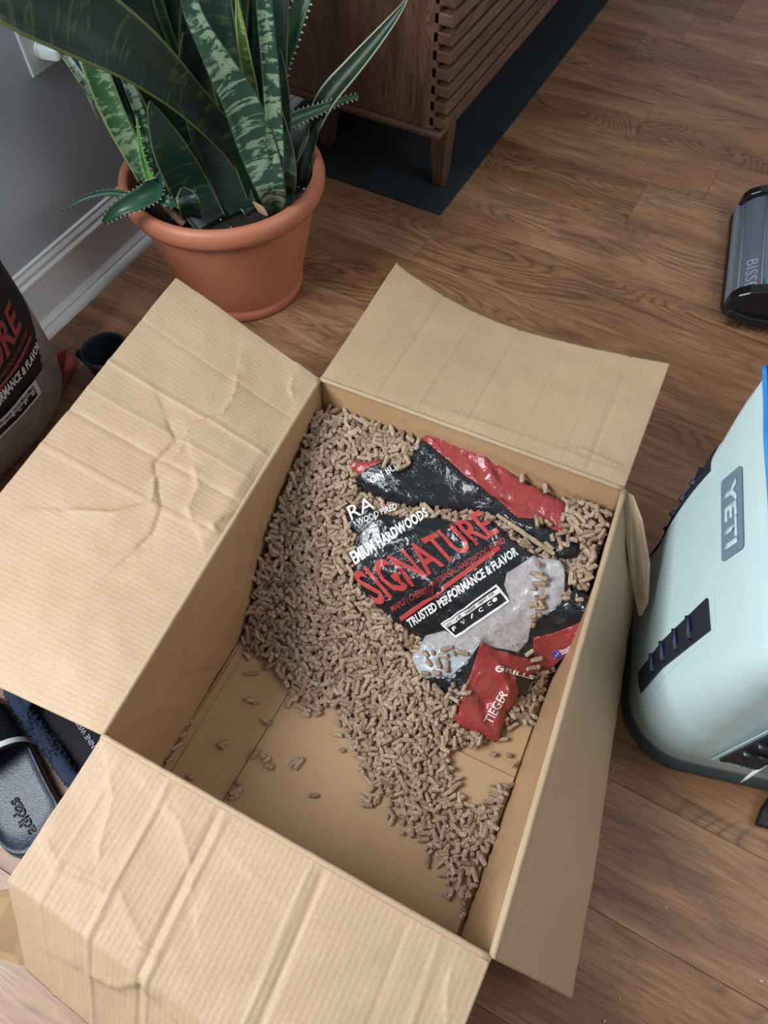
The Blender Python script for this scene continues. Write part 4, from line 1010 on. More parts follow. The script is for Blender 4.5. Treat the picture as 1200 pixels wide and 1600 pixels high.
tag(heap, 'heap of tan hardwood pellets filling the far half of the box', 'pellets', kind='stuff')
# the body of the heap below its top layers
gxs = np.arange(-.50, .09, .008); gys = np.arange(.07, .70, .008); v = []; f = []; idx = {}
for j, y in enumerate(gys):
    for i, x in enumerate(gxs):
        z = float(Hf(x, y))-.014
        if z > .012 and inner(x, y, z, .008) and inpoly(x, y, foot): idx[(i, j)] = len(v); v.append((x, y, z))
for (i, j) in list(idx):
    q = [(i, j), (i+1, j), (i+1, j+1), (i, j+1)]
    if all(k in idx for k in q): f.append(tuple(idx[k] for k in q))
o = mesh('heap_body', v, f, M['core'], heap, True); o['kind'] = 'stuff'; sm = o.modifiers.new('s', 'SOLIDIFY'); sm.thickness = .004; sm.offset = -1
# sawdust crumbs on the bare cardboard
v = []; f = []
for _ in range(420):
    px, py = rng.uniform(270, 800), rng.uniform(1020, 1440); p = P(px, py, .0082)
    if not inner(p[0], p[1], .01, .01): continue
    s = rng.uniform(.0004, .0011); b = len(v); x, y = p[:2]; z = .0083
    if x < -.325: z = .0056
    v += [(x-s, y, z), (x+s, y+s*.4, z), (x, y+s, z), (x, y, z+s)]; f += [(b, b+1, b+3), (b+1, b+2, b+3), (b+2, b, b+3)]
o = mesh('sawdust', v, f, M['crumb']); tag(o, 'fine pale sawdust specks on the bare cardboard box bottom', 'sawdust', kind='stuff')

# ------------------------------------------------------------------ soft cooler on the right
CO = np.array([.183, .436]); LA = np.array([-.27, .963]); WA = np.array([.963, .27])
cool = empty('soft_cooler', 'pale sage green soft cooler with black webbing loops on the wood floor', 'cooler', (CO[0]+.1, CO[1]+.2, 0))
def cw(l, w_, z): p = CO+LA*l+WA*w_; return np.array([p[0], p[1], z])
def ring(z, l0, l1, w0, w1, r, n_=12, sq=1.0):
    pts = []
    for (cl, cwid, a0) in ((l0+r, w0+r, math.pi), (l1-r, w0+r, math.pi/2), (l1-r, w1-r, 0), (l0+r, w1-r, -math.pi/2)):
        for q in range(n_):
            a = a0-(math.pi/2)*q/(n_-1); pts.append(cw(cl+r*math.cos(a), cwid+r*math.sin(a), z))
    return pts
# corner order check: angle measured with cos->l, sin->w
def ring(z, l0, l1, w0, w1, r, n_=14):
    pts = []
    for cl, cwid, a0 in ((l1-r, w1-r, 0), (l0+r, w1-r, math.pi/2), (l0+r, w0+r, math.pi), (l1-r, w0+r, 1.5*math.pi)):
        for q in range(n_):
            a = a0+(math.pi/2)*q/(n_-1); pts.append(cw(cl+r*math.cos(a), cwid+r*math.sin(a), z))
    return pts
def facew(z): # offset of the logo face at height z
    return np.interp(z, [0, .03, .10, .2, .3, .38, .42], [.004, -.004, -.008, .0, .020, .038, .052])
def loft(name, specs, mat, cap=True):
    v = []; n_ = 56
    for s in specs: v += ring(*s)
    f = [(i*n_+k, i*n_+(k+1) % n_, (i+1)*n_+(k+1) % n_, (i+1)*n_+k) for i in range(len(specs)-1) for k in range(n_)]
    if cap: f += [tuple(range(n_)), tuple(range((len(specs)-1)*n_, len(specs)*n_))]
    o = mesh(name, local(cool, v), f, mat, cool, True); fixn(o); return o
loft('base', [(.0005, .004, .336, .004, .31, .085), (.006, -.007, .345, -.007, .325, .095), (.012, -.007, .345, -.007, .325, .095), (.036, .0, .340, -.002, .32, .090)], M['coolbase'])
specs = []
for z in np.linspace(.034, .42, 24):
    fwz = float(facew(z)); l0 = np.interp(z, [0, .1, .3, .42], [.002, -.008, .0, .005]); l1 = np.interp(z, [0, .15, .3, .42], [.340, .345, .39, .445])
    r = np.interp(z, [0, .2, .42], [.092, .075, .035]); specs.append((z, l0, l1, fwz, .325-.5*fwz, r))
loft('shell', specs, M['cool'])
# zip tape, stitching and lining along the upper edge
top = .42; e_w = float(facew(top))
def wav(l): return .012*math.exp(-((l-.30)/.05)**2)
tp = [cw(l, e_w+.002-wav(l)*.6+.0*l, top+.004+wav(l)) for l in np.linspace(.03, .44, 40)]
tube('zip_tape', local(cool, tp), .0036, M['blue'], cool, 12)
tp2 = [p+np.array([WA[0], WA[1], 0])*.0075+np.array([0, 0, .001]) for p in tp]
tube('zip_cord', local(cool, tp2), .005, new_mat('navy_cord', (.01, .02, .12), .6), cool, 10)
for i in range(0, 38, 1):
    p = tp[i]+np.array([WA[0], WA[1], 0])*.0068+np.array([0, 0, .0058]); q = p+(tp[i+1]-tp[i])*.45
    tube('stitch', local(cool, [p, q]), .0013, new_mat('pale_stitch', (.75, .80, .82), .6) if i == 0 else bpy.data.materials['pale_stitch'], cool, 6)
o = mesh('lining', local(cool, [tp[0]+np.array([.010, 0, -.004]), tp[39]+np.array([.010, 0, -.004]), cw(.44, .25, top+.012), cw(.03, .25, top+.012)]+[cw(.03, e_w+.01, top-.001), cw(.44, e_w+.01, top-.001), cw(.44, .25, top-.001), cw(.03, .25, top-.001)]),
         [(0, 1, 2, 3), (4, 7, 6, 5), (0, 4, 5, 1), (1, 5, 6, 2), (2, 6, 7, 3), (3, 7, 4, 0)], M['teal'], cool); fixn(o)
def on_face(l, z, lift=.001):
    w_ = float(facew(z)); l0 = float(np.interp(z, [0, .1, .3, .42], [.002, -.008, .0, .005])); l1 = float(np.interp(z, [0, .15, .3, .42], [.340, .345, .39, .445])); rr_ = float(np.interp(z, [0, .2, .42], [.092, .075, .035]))
    e = max(0, l-(l1-rr_), (l0+rr_)-l); e = min(e, rr_*.97); sg = 1 if l > .2 else -1
    n_w = math.sqrt(max(0, 1-(e/rr_)**2)); return cw(l+sg*lift*e/rr_, w_+rr_*(1-n_w)-lift*n_w, z)
def find_lz(px, py):
    l, z = .2, .25
    def prj(l, z):
        d = on_face(l, z)-np.array([0, 0, H]); return np.array([600+FPX*np.dot(d, rt)/np.dot(d, fw), 800-FPX*np.dot(d, up)/np.dot(d, fw)])
    for _ in range(20):
        e = prj(l, z)-np.array([px, py]); J = np.array([(prj(l+1e-4, z)-prj(l, z))/1e-4, (prj(l, z+1e-4)-prj(l, z))/1e-4]).T; dl = np.linalg.solve(J, e); l -= dl[0]; z -= dl[1]; z = min(max(z, .03), .43)
    return np.array([l, z])
def face_quad(name, c, mat, lift, nu=8, nv=8, th=.0012, parent=None, me=None):
    """c: corners BL, BR, TR, TL in (l, z)"""
    c = [np.array(q) for q in c]; parent = parent or cool; off = np.array(cool.location)
    def fn(u, v_):
        q = (1-u)*(1-v_)*c[0]+u*(1-v_)*c[1]+u*v_*c[2]+(1-u)*v_*c[3]; return Vector(on_face(q[0], q[1], lift)-off)
    me = me or quad_me(); refine(me, fn, .012, 5); o = link(name, me, mat, parent); sm = o.modifiers.new('s', 'SOLIDIFY'); sm.thickness = th; sm.offset = 1 if False else 0
    return o
g = [find_lz(1128, 884), find_lz(1161, 852), find_lz(1161, 720), find_lz(1128, 757)]
lm = (g[0]+g[3])/2
# rounded badge
def rr_me(r=.12, asp=2.4):
    pts = []
    for cx0_, cy0_, a0 in ((1-r/asp, 1-r, 0), (r/asp, 1-r, 90), (r/asp, r, 180), (1-r/asp, r, 270)):
        for q in range(6): a = math.radians(a0+90*q/5); pts.append((cx0_+r/asp*math.cos(a), cy0_+r*math.sin(a), 0))
    me = bpy.data.meshes.new('r'); me.from_pydata(pts, [], [tuple(range(len(pts)))]); return me
lA, lB = (g[2][0]+g[3][0])/2, (g[0][0]+g[1][0])/2; zA, zB = (g[0][1]+g[3][1])/2, (g[1][1]+g[2][1])/2
face_quad('logo_badge', [(lA, zA), (lB, zA), (lB, zB), (lA, zB)], M['logo'], .0015, me=rr_me())
dl_, dz_ = (lB-lA), (zB-zA)
face_quad('logo_lettering', [(lA+.10*dl_, zA+.22*dz_), (lA+.90*dl_, zA+.22*dz_), (lA+.90*dl_, zA+.78*dz_), (lA+.10*dl_, zA+.78*dz_)], M['logo_lt'], .0030, me=text_mesh('YETI', .03))
def loop(cs, direct=False):
    c = [np.array(q) if direct else find_lz(*q) for q in cs]
    w_l = [q for q in c]
    # raised frame line, webbing base and three humps
    cc = sum(c)/4; big = [cc+(q-cc)*np.array([1.55, 1.10]) for q in c]
    face_quad('patch_outline', big, M['cool'], .0004, me=rr_me(.12, 1.0))
    base = face_quad('webbing_loop', c, M['blackmatte'], .0035, th=.002)
    for k in range(4):
        t0, t1 = .30+.17*k, .30+.17*k+.12
        a = c[0]+(c[3]-c[0])*t0; b = c[1]+(c[2]-c[1])*t0; a2 = c[0]+(c[3]-c[0])*t1; b2 = c[1]+(c[2]-c[1])*t1
        pts = [on_face(*(a*.88+b*.12), .006), on_face(*(b*.88+a*.12), .006)]
        o = tube('webbing_rib', local(cool, pts), .0058, M['blackmatte'], base, 8, flat=.55)
        o2 = tube('webbing_stripe', local(cool, [pts[0]*.8+pts[1]*.2+np.array([-.004, 0, .0052]), pts[1]*.8+pts[0]*.2+np.array([-.004, 0, .0052])]), .0008, M['bluestripe'], base, 6)
        # base has identity transform under cool, so children share its frame
loop([(1000, 1052), (1004, 1082), (1112, 985), (1108, 935)])
loop([(.338, .10), (.300, .10), (.332, .315), (.372, .315)], direct=True)
# loop on the near end face
def end_pt(w_, z, lift): return cw(-.0105-lift, w_, z)
a = end_pt(.135, .055, .004); 
v = []; 
for w_, z in ((.128, .075), (.225, .075), (.225, .19), (.128, .19)): v.append(end_pt(w_, z, .003))
pa = P(1124, 1186, .06); 
def find_wz(px, py):
    w_, z = .15, .1
    def prj(w_, z):
        d = end_pt(w_, z, .002)-np.array([0, 0, H]); return np.array([600+FPX*np.dot(d, rt)/np.dot(d, fw), 800-FPX*np.dot(d, up)/np.dot(d, fw)])
    for _ in range(20):
        e = prj(w_, z)-np.array([px, py]); J = np.array([(prj(w_+1e-4, z)-prj(w_, z))/1e-4, (prj(w_, z+1e-4)-prj(w_, z))/1e-4]).T; dl = np.linalg.solve(J, e); w_ -= dl[0]; z -= dl[1]
    return w_, z
q1, q2, q3, q4 = find_wz(1124, 1186), find_wz(1182, 1202), find_wz(1240, 1160), find_wz(1200, 1148)
def wq(name, qs, mat, l0, l1):
    v = [end_pt(*q, l0) for q in qs]+[end_pt(*q, l1) for q in qs]
    o = mesh(name, local(cool, v), [(0, 1, 2, 3), (7, 6, 5, 4), (0, 4, 5, 1), (1, 5, 6, 2), (2, 6, 7, 3), (3, 7, 4, 0)], mat, cool); fixn(o); return o
Q = [np.array(q) for q in (q1, q2, q3, q4)]; qc = sum(Q)/4
wq('patch_outline', [qc+(q-qc)*1.22 for q in Q], M['cool'], 0, .0015)
wq('webbing_loop', Q, M['blackmatte'], .001, .005)
for k in range(2):
    a_ = Q[0]+(Q[3]-Q[0])*(.5+.3*k); b_ = Q[1]+(Q[2]-Q[1])*(.5+.3*k)
    tube('webbing_rib', local(cool, [end_pt(*a_, .009), end_pt(*b_, .009)]), .007, M['black'], cool, 8, flat=.7)
me = text_mesh('HOPPER FLIP 24', .02); off = np.array(cool.location)
def fn(u, v_):
    q = (1-v_)*((1-u)*(Q[0]*.9+Q[1]*.1)+u*(Q[0]*.1+Q[1]*.9)); up_ = (Q[3]-Q[0]); up_ = up_/np.linalg.norm(up_)*.006; q = ((1-u)*(Q[0]*.85+Q[1]*.15)+u*(Q[0]*.1+Q[1]*.9))+up_*(v_+.35); return Vector(end_pt(*q, .0058)-off)
refine(me, fn, .02, 1); link('tag_lettering', me, M['ink_white'], cool)

# pale pointed strip and black strap end at the right edge of the frame
a, b = P(1157, 1223, .075), P(1235, 1165, .19)
o = tube('plastic_pointer', [a, a+(b-a)*.15, a+(b-a)*.5, b], [.0006, .0022, .0034, .0040], M['steel'], None, 8, flat=.5)
tag(o, 'thin pale pointed plastic strip beside the near end of cooler', 'strip')
c = [P(1181, 1288, .012), P(1190, 1262, .014), P(1205, 1240, .02), P(1235, 1225, .03), P(1260, 1280, .02), P(1215, 1298, .012)]
v = [p for p in c]+[p+np.array([0, 0, -.010]) for p in c]; k = len(c)
o = mesh('strap_buckle', v, [tuple(range(k)), tuple(range(k, 2*k))[::-1]]+[(i, (i+1) % k, k+(i+1) % k, k+i) for i in range(k)], M['black']); fixn(o); bevel(o, .003)
tag(o, 'black plastic strap end lying on floor at right edge of photo', 'strap')

# ------------------------------------------------------------------ floor cleaner head (upper right)
ba = P(1119, 500, .0); bb_ = P(1137, 338, 0.0)
ux = (bb_-ba); LB = float(np.linalg.norm(ux))*1.0; ux /= np.linalg.norm(ux); vx = np.array([ux[1], -ux[0], 0])
if vx[0] < 0: vx = -vx
cl = empty('floor_cleaner_head', 'black floor cleaner head with clear brush window on wood floor', 'vacuum', tuple(ba))
def cp_(l, w_, z): return ux*l+vx*w_+np.array([0, 0, z])
def cl_sweep(name, prof, l0, l1, mat, nl=2, end_fn=None):
    """prof = (w, z) outline, swept along the head's length"""
    v = []; k = len(prof); ls = np.linspace(l0, l1, nl)
    for l in ls:
        for w_, z in prof: v.append(cp_(l, w_, z))
    f = [(i*k+j, i*k+(j+1) % k, (i+1)*k+(j+1) % k, (i+1)*k+j) for i in range(nl-1) for j in range(k)]+[tuple(range(k)), tuple(range((nl-1)*k, nl*k))]
    o = mesh(name, v, f, mat, cl); fixn(o); return o
# base plate with rounded front corners
pts = [(0, .028), (0, LB*.90), (.006, LB*.97), (.03, LB*1.03), (.055, LB*1.07), (.085, LB*1.09), (.24, LB*1.09), (.24, -.004), (.06, -.012), (.02, .0), (.006, .010)]
v = [cp_(l, w_, .012) for w_, l in pts]+[cp_(l, w_, .032) for w_, l in pts]; k = len(pts)
o = mesh('base_plate', v, [tuple(range(k)), tuple(range(k, 2*k))[::-1]]+[(i, (i+1) % k, k+(i+1) % k, k+i) for i in range(k)], M['black'], cl); fixn(o); bevel(o, .004, 3)
def arch(w0, w1, z0, h, n_=12): return [(w0, z0)]+[(w0+(w1-w0)*.5*(1-math.cos(a)), z0+h*math.sin(a)**.7 if 0 < a < math.pi else z0) for a in np.linspace(0, math.pi, n_)[1:-1]]+[(w1, z0)]
bevel(cl_sweep('end_cap', arch(.004, .20, .030, .070), .0, .030, M['black']), .005, 3)
bevel(cl_sweep('end_cap', arch(.012, .20, .030, .066), LB*.98, LB*1.05, M['black']), .005, 3)
bevel(cl_sweep('front_bumper', [(.003, .030), (.018, .030), (.020, .040), (.006, .040)], .02, LB*.98, new_mat('grey_bumper', (.16, .17, .20), .3)), .002)
cl_sweep('brush_roll', [(.060+.024*math.cos(a), .045+.022*math.sin(a)) for a in np.linspace(0, 2*math.pi, 16, endpoint=False)], .03, LB*1.0, M['brush'])
w_prof = [(.014, .032), (.024, .050), (.040, .066), (.062, .078), (.088, .083)]
w_out = w_prof+[(a, z-.002) for a, z in w_prof[::-1]]
cl_sweep('clear_window', w_out, .028, LB*1.0, M['glass'])
for w_, z in ((.024, .0515), (.062, .0795)):
    tube('window_rib', [cp_(.03, w_, z), cp_(LB*.99, w_, z)], .0016, new_mat('grey_rib', (.22, .25, .32), .2), cl, 6)
cl_sweep('tank_cover', [(.086, .03), (.086, .084), (.12, .088), (.17, .080), (.19, .05), (.19, .03)], .022, LB*1.02, M['grey_green'])
for i in range(6): cl_sweep('vent_rib', [(.098+.004*i, .0862), (.106+.004*i, .0862), (.106+.004*i, .0895), (.098+.004*i, .0895)], LB*(.94-.035*i), LB*(.955-.035*i), M['teal_lt'])
cl_sweep('clip', [(.070, .082), (.083, .084), (.083, .087), (.070, .085)], .045, .068, M['teal_lt'])
me = text_mesh('BISSE', .0)
def fnb(u, v_):
    w_ = .034+.020*v_; z = float(np.interp(w_, [a for a, z in w_prof], [z for a, z in w_prof]))+.0012; return Vector(cp_(.135-.095*u, w_, z))
refine(me, fnb, .02, 1); link('lettering', me, M['greyprint'], cl)
# bristle strip along the near end
v = []; f = []
for i in range(160):
    w_ = .02+.1*random.random(); l = -.004-.016*random.random(); b = len(v); s = .0006
    p0 = cp_(0.004, w_, .016); p1 = cp_(l, w_+random.uniform(-.01, .01), .001)
    v += [p0+np.array([-s, 0, 0]), p0+np.array([s, 0, 0]), p1+np.array([0, 0, .0008]), p1+np.array([0, s, 0])]; f += [(b, b+1, b+2), (b+1, b+3, b+2), (b, b+2, b+3)]
o = mesh('bristle_strip', v, f, new_mat('brown_bristles', (.05, .025, .015), .9), cl); o['kind'] = 'stuff'

# ------------------------------------------------------------------ slides (shoes) at the left edge
def shoe_outline(L, heel, ball, n_=40):
    """outline in local coords, heel at x=0, toe at x=L"""
    top_ = []; bot = []
    for i in range(n_+1):
        t_ = i/n_; x = L*t_
        hw = heel*math.sqrt(max(0, 1-((.16-t_)/.16)**2))**.9 if t_ < .16 else (heel+(ball-heel)*(.5-.5*math.cos(math.pi*min(1, (t_-.16)/.5))) if t_ < .80 else ball*math.sqrt(max(0, 1-((t_-.80)/.20)**2)))
        top_.append((x, hw)); bot.append((x, -hw))
    return top_, bot
def shoe(name, label, heelpt, toe_dir, L, heel, ball, th, mat_top, mat_edge, group=None):
    e = empty(name, label, 'shoe', (heelpt[0], heelpt[1], 0)); d = Vector((toe_dir[0], toe_dir[1], 0)).normalized(); e.rotation_euler = (0, 0, math.atan2(d.y, d.x))
    t_, b_ = shoe_outline(L, heel, ball); pts = t_+b_[::-1][1:-1]; k = len(pts)
    def lay(sc1, z, lift=0): return [(.5*L+(x-.5*L)*sc1, y*sc1, z) for x, y in pts]
    rings = [lay(.975, .0005), lay(1, .006), lay(1.0, th*.7), lay(.985, th)]
    v = sum(rings, []); f = [(i*k+j, i*k+(j+1) % k, (i+1)*k+(j+1) % k, (i+1)*k+j) for i in range(3) for j in range(k)]+[tuple(range(k))[::-1], tuple(range(3*k, 4*k))]
    o = mesh('sole', v, f, mat_edge, e, False); fixn(o)
    # dished footbed
    rg = [lay(.975, th+.004), lay(.94, th+.0055), lay(.90, th+.002), lay(.7, th+.0008), lay(.4, th+.0005), lay(.05, th+.0005)]
    v = sum([lay(.985, th-.001)]+rg, []); f = [(i*k+j, i*k+(j+1) % k, (i+1)*k+(j+1) % k, (i+1)*k+j) for i in range(6) for j in range(k)]+[tuple(range(6*k, 7*k))]
    o = mesh('footbed', v, f, mat_top, e, True); fixn(o); return e
dirv = P(35, 1158, .035)-P(86, 1243, .035); dirv = dirv[:2]/np.linalg.norm(dirv[:2]); perp = np.array([dirv[1], -dirv[0]])
if perp[1] > 0: perp = -perp   # to the camera side
TH = .026
edge_pt = P(88, 1248, .03)[:2]
hp = edge_pt+perp*.050-dirv*(-.0)
heel1 = P(52, 1322, .02)[:2]
heel1 = edge_pt+perp*.046-dirv*.050
s1 = shoe('slide_sandal', 'smooth dark blue-black rubber slide sandal at left edge of photo', heel1, dirv, .285, .046, .054, TH, M['rubber'], M['rubber_edge'])
def on_shoe(e, txt, x0, x1, y0, y1, z, mat, bold=0, name='lettering', h=.0006):
    me = text_mesh(txt, bold)
    for v_ in me.vertices: u, w_ = v_.co.x, v_.co.y; v_.co = (x0+(x1-x0)*u, y0+(y1-y0)*w_, z)
    o = link(name, me, mat, e); sm = o.modifiers.new('s', 'SOLIDIFY'); sm.thickness = h; sm.offset = 0; return o
# strap arch near the middle of the slide
def strap(e, x0, x1, hw, hgt, th, mat, name='strap'):
    v = []; f = []; n_ = 18; m_ = 6
    for lay_ in (0, 1):
        for j in range(m_+1):
            x = x0+(x1-x0)*j/m_
            for i in range(n_+1):
                a = math.pi*i/n_; r = 0 if lay_ == 0 else th; v.append((x, (hw+r)*math.cos(a), .008+(hgt+r)*math.sin(a)**.8 if 0 < i < n_ else .008))
    W_ = n_+1; K_ = W_*(m_+1)
    for j in range(m_):
        for i in range(n_): q = (j*W_+i, j*W_+i+1, (j+1)*W_+i+1, (j+1)*W_+i); f += [q, tuple(t_+K_ for t_ in q[::-1])]
    for i in range(n_): f += [(i, i+1, i+1+K_, i+K_), (m_*W_+i, m_*W_+i+1, m_*W_+i+1+K_, m_*W_+i+K_)]
    for j in range(m_): f += [(j*W_, (j+1)*W_, (j+1)*W_+K_, j*W_+K_), (j*W_+n_, (j+1)*W_+n_, (j+1)*W_+n_+K_, j*W_+n_+K_)]
    o = mesh(name, v, f, mat, e, True); fixn(o); return o
st_ = strap(s1, .150, .245, .050, .062, .004, M['black'])
strap(s1, .153, .162, .0545, .0665, .0012, M['plastic_white'], 'white_stripe')
on_shoe(s1, 'adidas', .030, .092, -.004, .014, TH+.0013, M['emboss'], .02, h=.0010)
edge2 = P(60, 1180, .03)[:2]
heel2 = edge_pt-perp*.073-dirv*.022
s2 = shoe('fleece_slipper', 'navy slipper with fleece edging and printed insole beside box corner', heel2, dirv, .255, .038, .045, .022, M['insole'], M['fuzz'])
t_, b_ = shoe_outline(.255, .042, .048, 30); pts = t_+b_[::-1][1:-1]
tube('fleece_edge', [(x, y, .032+.004*math.sin(x*40)) for x, y in pts], .0115, M['fuzz'], s2, 10, closed=True)
v = []; f = []
for i in range(2600):
    k_ = random.randrange(len(pts)); x, y = pts[k_]; x2, y2 = pts[(k_+1) % len(pts)]; q = random.random(); x += (x2-x)*q; y += (y2-y)*q
    a = random.random()*6.28; rr_ = .012; z = .032+rr_*abs(math.sin(a))*random.choice((1, 1, -.6)); ox = rr_*math.cos(a); nrm_ = Vector((0, 1 if y > 0 else -1, 0))
    b = len(v); s = .0016; c0 = Vector((x, y+ox, z)); tipv = c0+Vector((random.gauss(0, .002), (1 if math.cos(a) > 0 else -1)*.002+random.gauss(0, .0015), random.gauss(.001, .001)))
    v += [c0+Vector((-s, 0, 0)), c0+Vector((s, 0, 0)), c0+Vector((0, 0, s)), tipv]; f += [(b, b+1, b+3), (b+1, b+2, b+3), (b+2, b, b+3)]
o = mesh('fleece_tufts', v, f, M['fuzz'], s2); o['kind'] = 'stuff'
v = strap(s2, .165, .235, .044, .052, .006, M['fuzz'])
on_shoe(s2, 'NINE WEST', .055, .110, -.010, -.002, .0245, M['greyprint'], .0)

# ------------------------------------------------------------------ small dark cup
cpc = P(164, 548, .09)
cup = empty('dark_cup', 'dark navy open cup standing on floor behind the left box flap', 'cup', (cpc[0], cpc[1], 0))
cup.scale = (1.12, 1.12, 1.0)
lathe('body', [(.001, .002), (.028, .0015), (.030, .004), (.034, .035), (.040, .085), (.0425, .088), (.0425, .094), (.040, .096), (.038, .094), (.0375, .085), (.032, .036), (.028, .008), (.001, .008)], M['navycup'], cup, 48)
tube('handle', [(-.035, -.018, .088), (-.045, -.022, .086), (-.048, -.023, .075), (-.044, -.021, .062), (-.034, -.016, .058)], .0045, M['navycup'], cup, 10)

# ------------------------------------------------------------------ full pellet bag standing against the wall
sk = empty('full_pellet_bag', 'full upright black and clear bag of pellets against the grey wall', 'bag', (-1.12, .36, 0))
def sack(y_, z):   # front (room side) x of the sack surface
    ty = (y_-.36)/.245; tz = (z-.28)/.30
    b = max(0, 1-abs(ty)**3.6)**.5*max(0, 1-abs(tz)**5)**.4
    return -1.110+.113*b+.003*noise.noise(Vector((y_*18, z*18, 2)))
v = []; f = []; NY, NZ = 120, 120; mi = []
def silh(z): return np.interp(z, [0, .02, .06, .12, .2, .35, .5, .56], [.565, .592, .612, .618, .616, .606, .590, .57])
for side in (0, 1):
    for j in range(NZ+1):
        z = .001+.555*j/NZ; yr = float(silh(z)); yl = .72-yr
        for i in range(NY+1):
            s = i/NY; sc2 = .5-.5*math.cos(math.pi*s); y_ = yl+(yr-yl)*sc2; k_ = (.36+(y_-.36)/((yr-yl)/2)*.2445)
            x = sack(k_, z); x = x if side == 0 else -2.220-x+.0
            v.append((x, y_, z))
W_ = NY+1; K_ = W_*(NZ+1)
for side in (0, 1):
    for j in range(NZ):
        for i in range(NY):
            q = (j*W_+i, j*W_+i+1, (j+1)*W_+i+1, (j+1)*W_+i); q = tuple(t_+side*K_ for t_ in q); f.append(q if side == 0 else q[::-1])
            z = .001+.555*(j+.5)/NZ; y_ = v[q[0]][1]
            # clear window near the bottom of the front, black above with a slanted border at the side
            lim = .155+(.12*max(0, (y_-.535)/.07) if y_ > .535 else 0)
            mi.append(1 if (z < lim and .2 < y_ and side == 0) else 0)
M['f_black2'] = film('black_full_bag_film', (.008, .010, .013), .5, -.12); M['f_black2'].node_tree.nodes['Principled BSDF'].inputs['Coat Weight'].default_value = 0; M['f_black2'].node_tree.nodes['Principled BSDF'].inputs['Specular IOR Level'].default_value = .3
clr2 = new_mat('grey_pellets_behind_film', (.19, .18, .17), .35); t = NT(clr2)
t.l(t.ramp(t.noise(t.coord('Object'), 70, 4, .6, .6), [(.35, (.16, .15, .14)), (.7, (.28, .26, .24))]), t.b.inputs['Base Color']); t.bump(t.noise(t.coord('Object'), 40, 3), .4, .004)
o = mesh('bag_film', local(sk, v), f, None, sk, True); o.data.materials.append(M['f_black2']); o.data.materials.append(clr2); o.data.polygons.foreach_set('material_index', mi)
bm = bmesh.new(); bm.from_mesh(o.data); bmesh.ops.remove_doubles(bm, verts=bm.verts[:], dist=2e-4); bmesh.ops.recalc_face_normals(bm, faces=bm.faces[:]); bm.to_mesh(o.data); bm.free()
def sx(y_, z):
    yr = float(silh(z)); yl = .72-yr; return sack(.36+(y_-.36)/((yr-yl)/2)*.2445, z)
def on_sack(me, y0, y1, z0, z1, mat, name='lettering', lift=.0018):
    off = np.array(sk.location)
    def fn(u, v_): y_, z = y0+(y1-y0)*u, z0+(z1-z0)*v_; return Vector((sx(min(y_, .5755), z)+lift, y_, z))-Vector(off)
    refine(me, fn, .012, 4); return link(name, me, mat, sk)
M['ink_red2'] = new_mat('red_ink_shaded', (.22, .035, .035), .4); M['ink_white2'] = new_mat('white_ink_shaded', (.62, .64, .66), .4)  # darker copies of the bag inks, shade put into their colour
def find_sack(px, py):
    y_, z = .5, .2
    def prj(y_, z):
        d = np.array([sx(y_, z), y_, z-H]); return np.array([600+FPX*np.dot(d, rt)/np.dot(d, fw), 800-FPX*np.dot(d, up)/np.dot(d, fw)])
    for _ in range(40):
        e = prj(y_, z)-np.array([px, py]); J = np.array([(prj(y_+1e-3, z)-prj(y_, z))/1e-3, (prj(y_, z+1e-3)-prj(y_, z))/1e-3]).T; dl = np.linalg.solve(J, e); y_ -= .6*dl[0]; z -= .6*dl[1]; y_ = min(max(y_, .14), .608); z = min(max(z, .02), .54)
    return np.array([y_, z])
def sack_px(me, BL, BR, TL, mat, name='lettering', lift=.0018, ext=1.0, TR=None):
    """corner points read on the sack; ext stretches the left end beyond the frame, along the sack"""
    bl, br, tl = find_sack(*BL), find_sack(*BR), find_sack(*TL); tr = br+tl-bl if TR is None else find_sack(*TR)
    bl, tl = br+(bl-br)*ext, tr+(tl-tr)*ext; off = np.array(sk.location)
    def fn(u, v_):
        q = (1-u)*(1-v_)*bl+u*(1-v_)*br+u*v_*tr+(1-u)*v_*tl; y_ = min(max(q[0], .13), .612); return Vector((sx(y_, q[1])+lift, y_, q[1]))-Vector(off)
    refine(me, fn, .010, 4); return link(name, me, mat, sk)
sack_px(text_mesh('PERFORMANCE & FLAVOR', .03), (4, 628), (60, 541), (-3, 614), M['ink_white2'], ext=1.33, TR=(56, 530))
sack_px(text_mesh('SIGNATURE', .03), (4, 570), (33, 508), (-14, 520), M['ink_red2'], ext=4.2, TR=(12, 466))
sack_px(text_mesh('ARTISANAL HARDWOOD BLEND', .01), (2, 592), (42, 518), (0, 584), M['ink_red2'], ext=2.2, TR=(39, 512))
sack_px(quad_me(), (2, 606), (48, 528), (0, 600), M['ink_red2'], 'printed_line', ext=2.2, TR=(46, 522))
sack_px(quad_me(), (2, 680), (63, 613), (-8, 655), M['f_black2'], 'printed_panel', .0012, ext=1.5, TR=(53, 592))
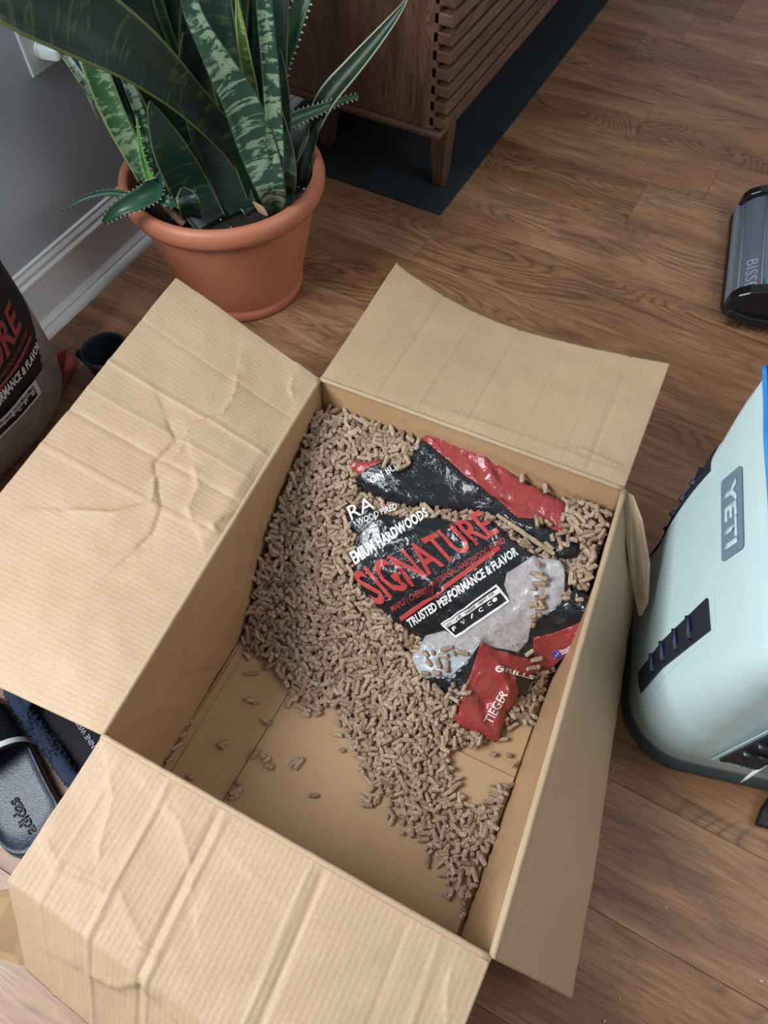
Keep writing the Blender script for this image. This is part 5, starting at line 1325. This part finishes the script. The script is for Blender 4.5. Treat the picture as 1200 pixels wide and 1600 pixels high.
for BL, BR, TL, TR in (((2, 680), (63, 613), (1, 677), (62, 610)), ((0, 657), (54, 595), (-1, 654), (53, 592)), ((57, 617), (63, 612), (49, 597), (53, 592)), ((2, 664), (56, 602), (1, 662), (56, 600))):
    sack_px(quad_me(), BL, BR, TL, M['ink_white2'], 'printed_frame', .0034, ext=1.4 if BR[0]-BL[0] > 10 else 1, TR=TR)
sack_px(text_mesh('GOOD WITH SMOKING, GREAT FOR', .01), (4, 659), (53, 603), (2, 655), M['ink_white2'], lift=.0034, ext=1.3, TR=(51, 598))
for ch, (a, b) in (('V', (4, 665)), ('(', (18, 652)), ('C', (28, 643)), ('F', (38, 632)), ('o', (49, 619))): sack_px(text_mesh(ch, .03), (a, b), (a+5, b-6), (a-3, b-5), M['ink_white2'], lift=.0034)
# red bottom corner sticking out beside the sack
c = [P(88, 552, .05), P(104, 545, .03), P(118, 566, .012), P(110, 592, .004), P(97, 610, .004)]
v = list(c)+[p+np.array([-.01, -.004, -.003]) for p in c]; k = len(c)
o = mesh('red_corner', local(sk, v), [tuple(range(k)), tuple(range(k, 2*k))[::-1]]+[(i, (i+1) % k, k+(i+1) % k, k+i) for i in range(k)], M['ink_red2'], sk); fixn(o)

# ------------------------------------------------------------------ crumbs on the floor
cs = [(1040, 1418, .0035), (1189, 1533, .005), (957, 1205, .003), (976, 1387, .0018), (998, 1420, .0016), (962, 1427, .0025), (1094, 1409, .0016), (1084, 1502, .0025), (1067, 1536, .0014), (968, 1561, .003), (1040, 1568, .002), (944, 1595, .004), (1120, 1443, .0014), (1057, 1450, .0014), (1140, 1433, .0015), (1125, 1540, .002)]
v, ff = pellet_geo(1.0, .34, 99); cme = bpy.data.meshes.new('crumb'); cme.from_pydata([tuple(p) for p in v], [], ff); cme.materials.append(M['crumb'])
for px, py, s in cs:
    o = bpy.data.objects.new('crumb', cme); C.objects.link(o); p = P(px, py, 0); o.location = (p[0], p[1], s*.34); o.rotation_euler = (0, 0, random.random()*6); o.scale = (s, s, s)
    tag(o, 'tiny pale pellet crumb on the wood floor right of the box', 'crumb', 'crumbs on the floor')
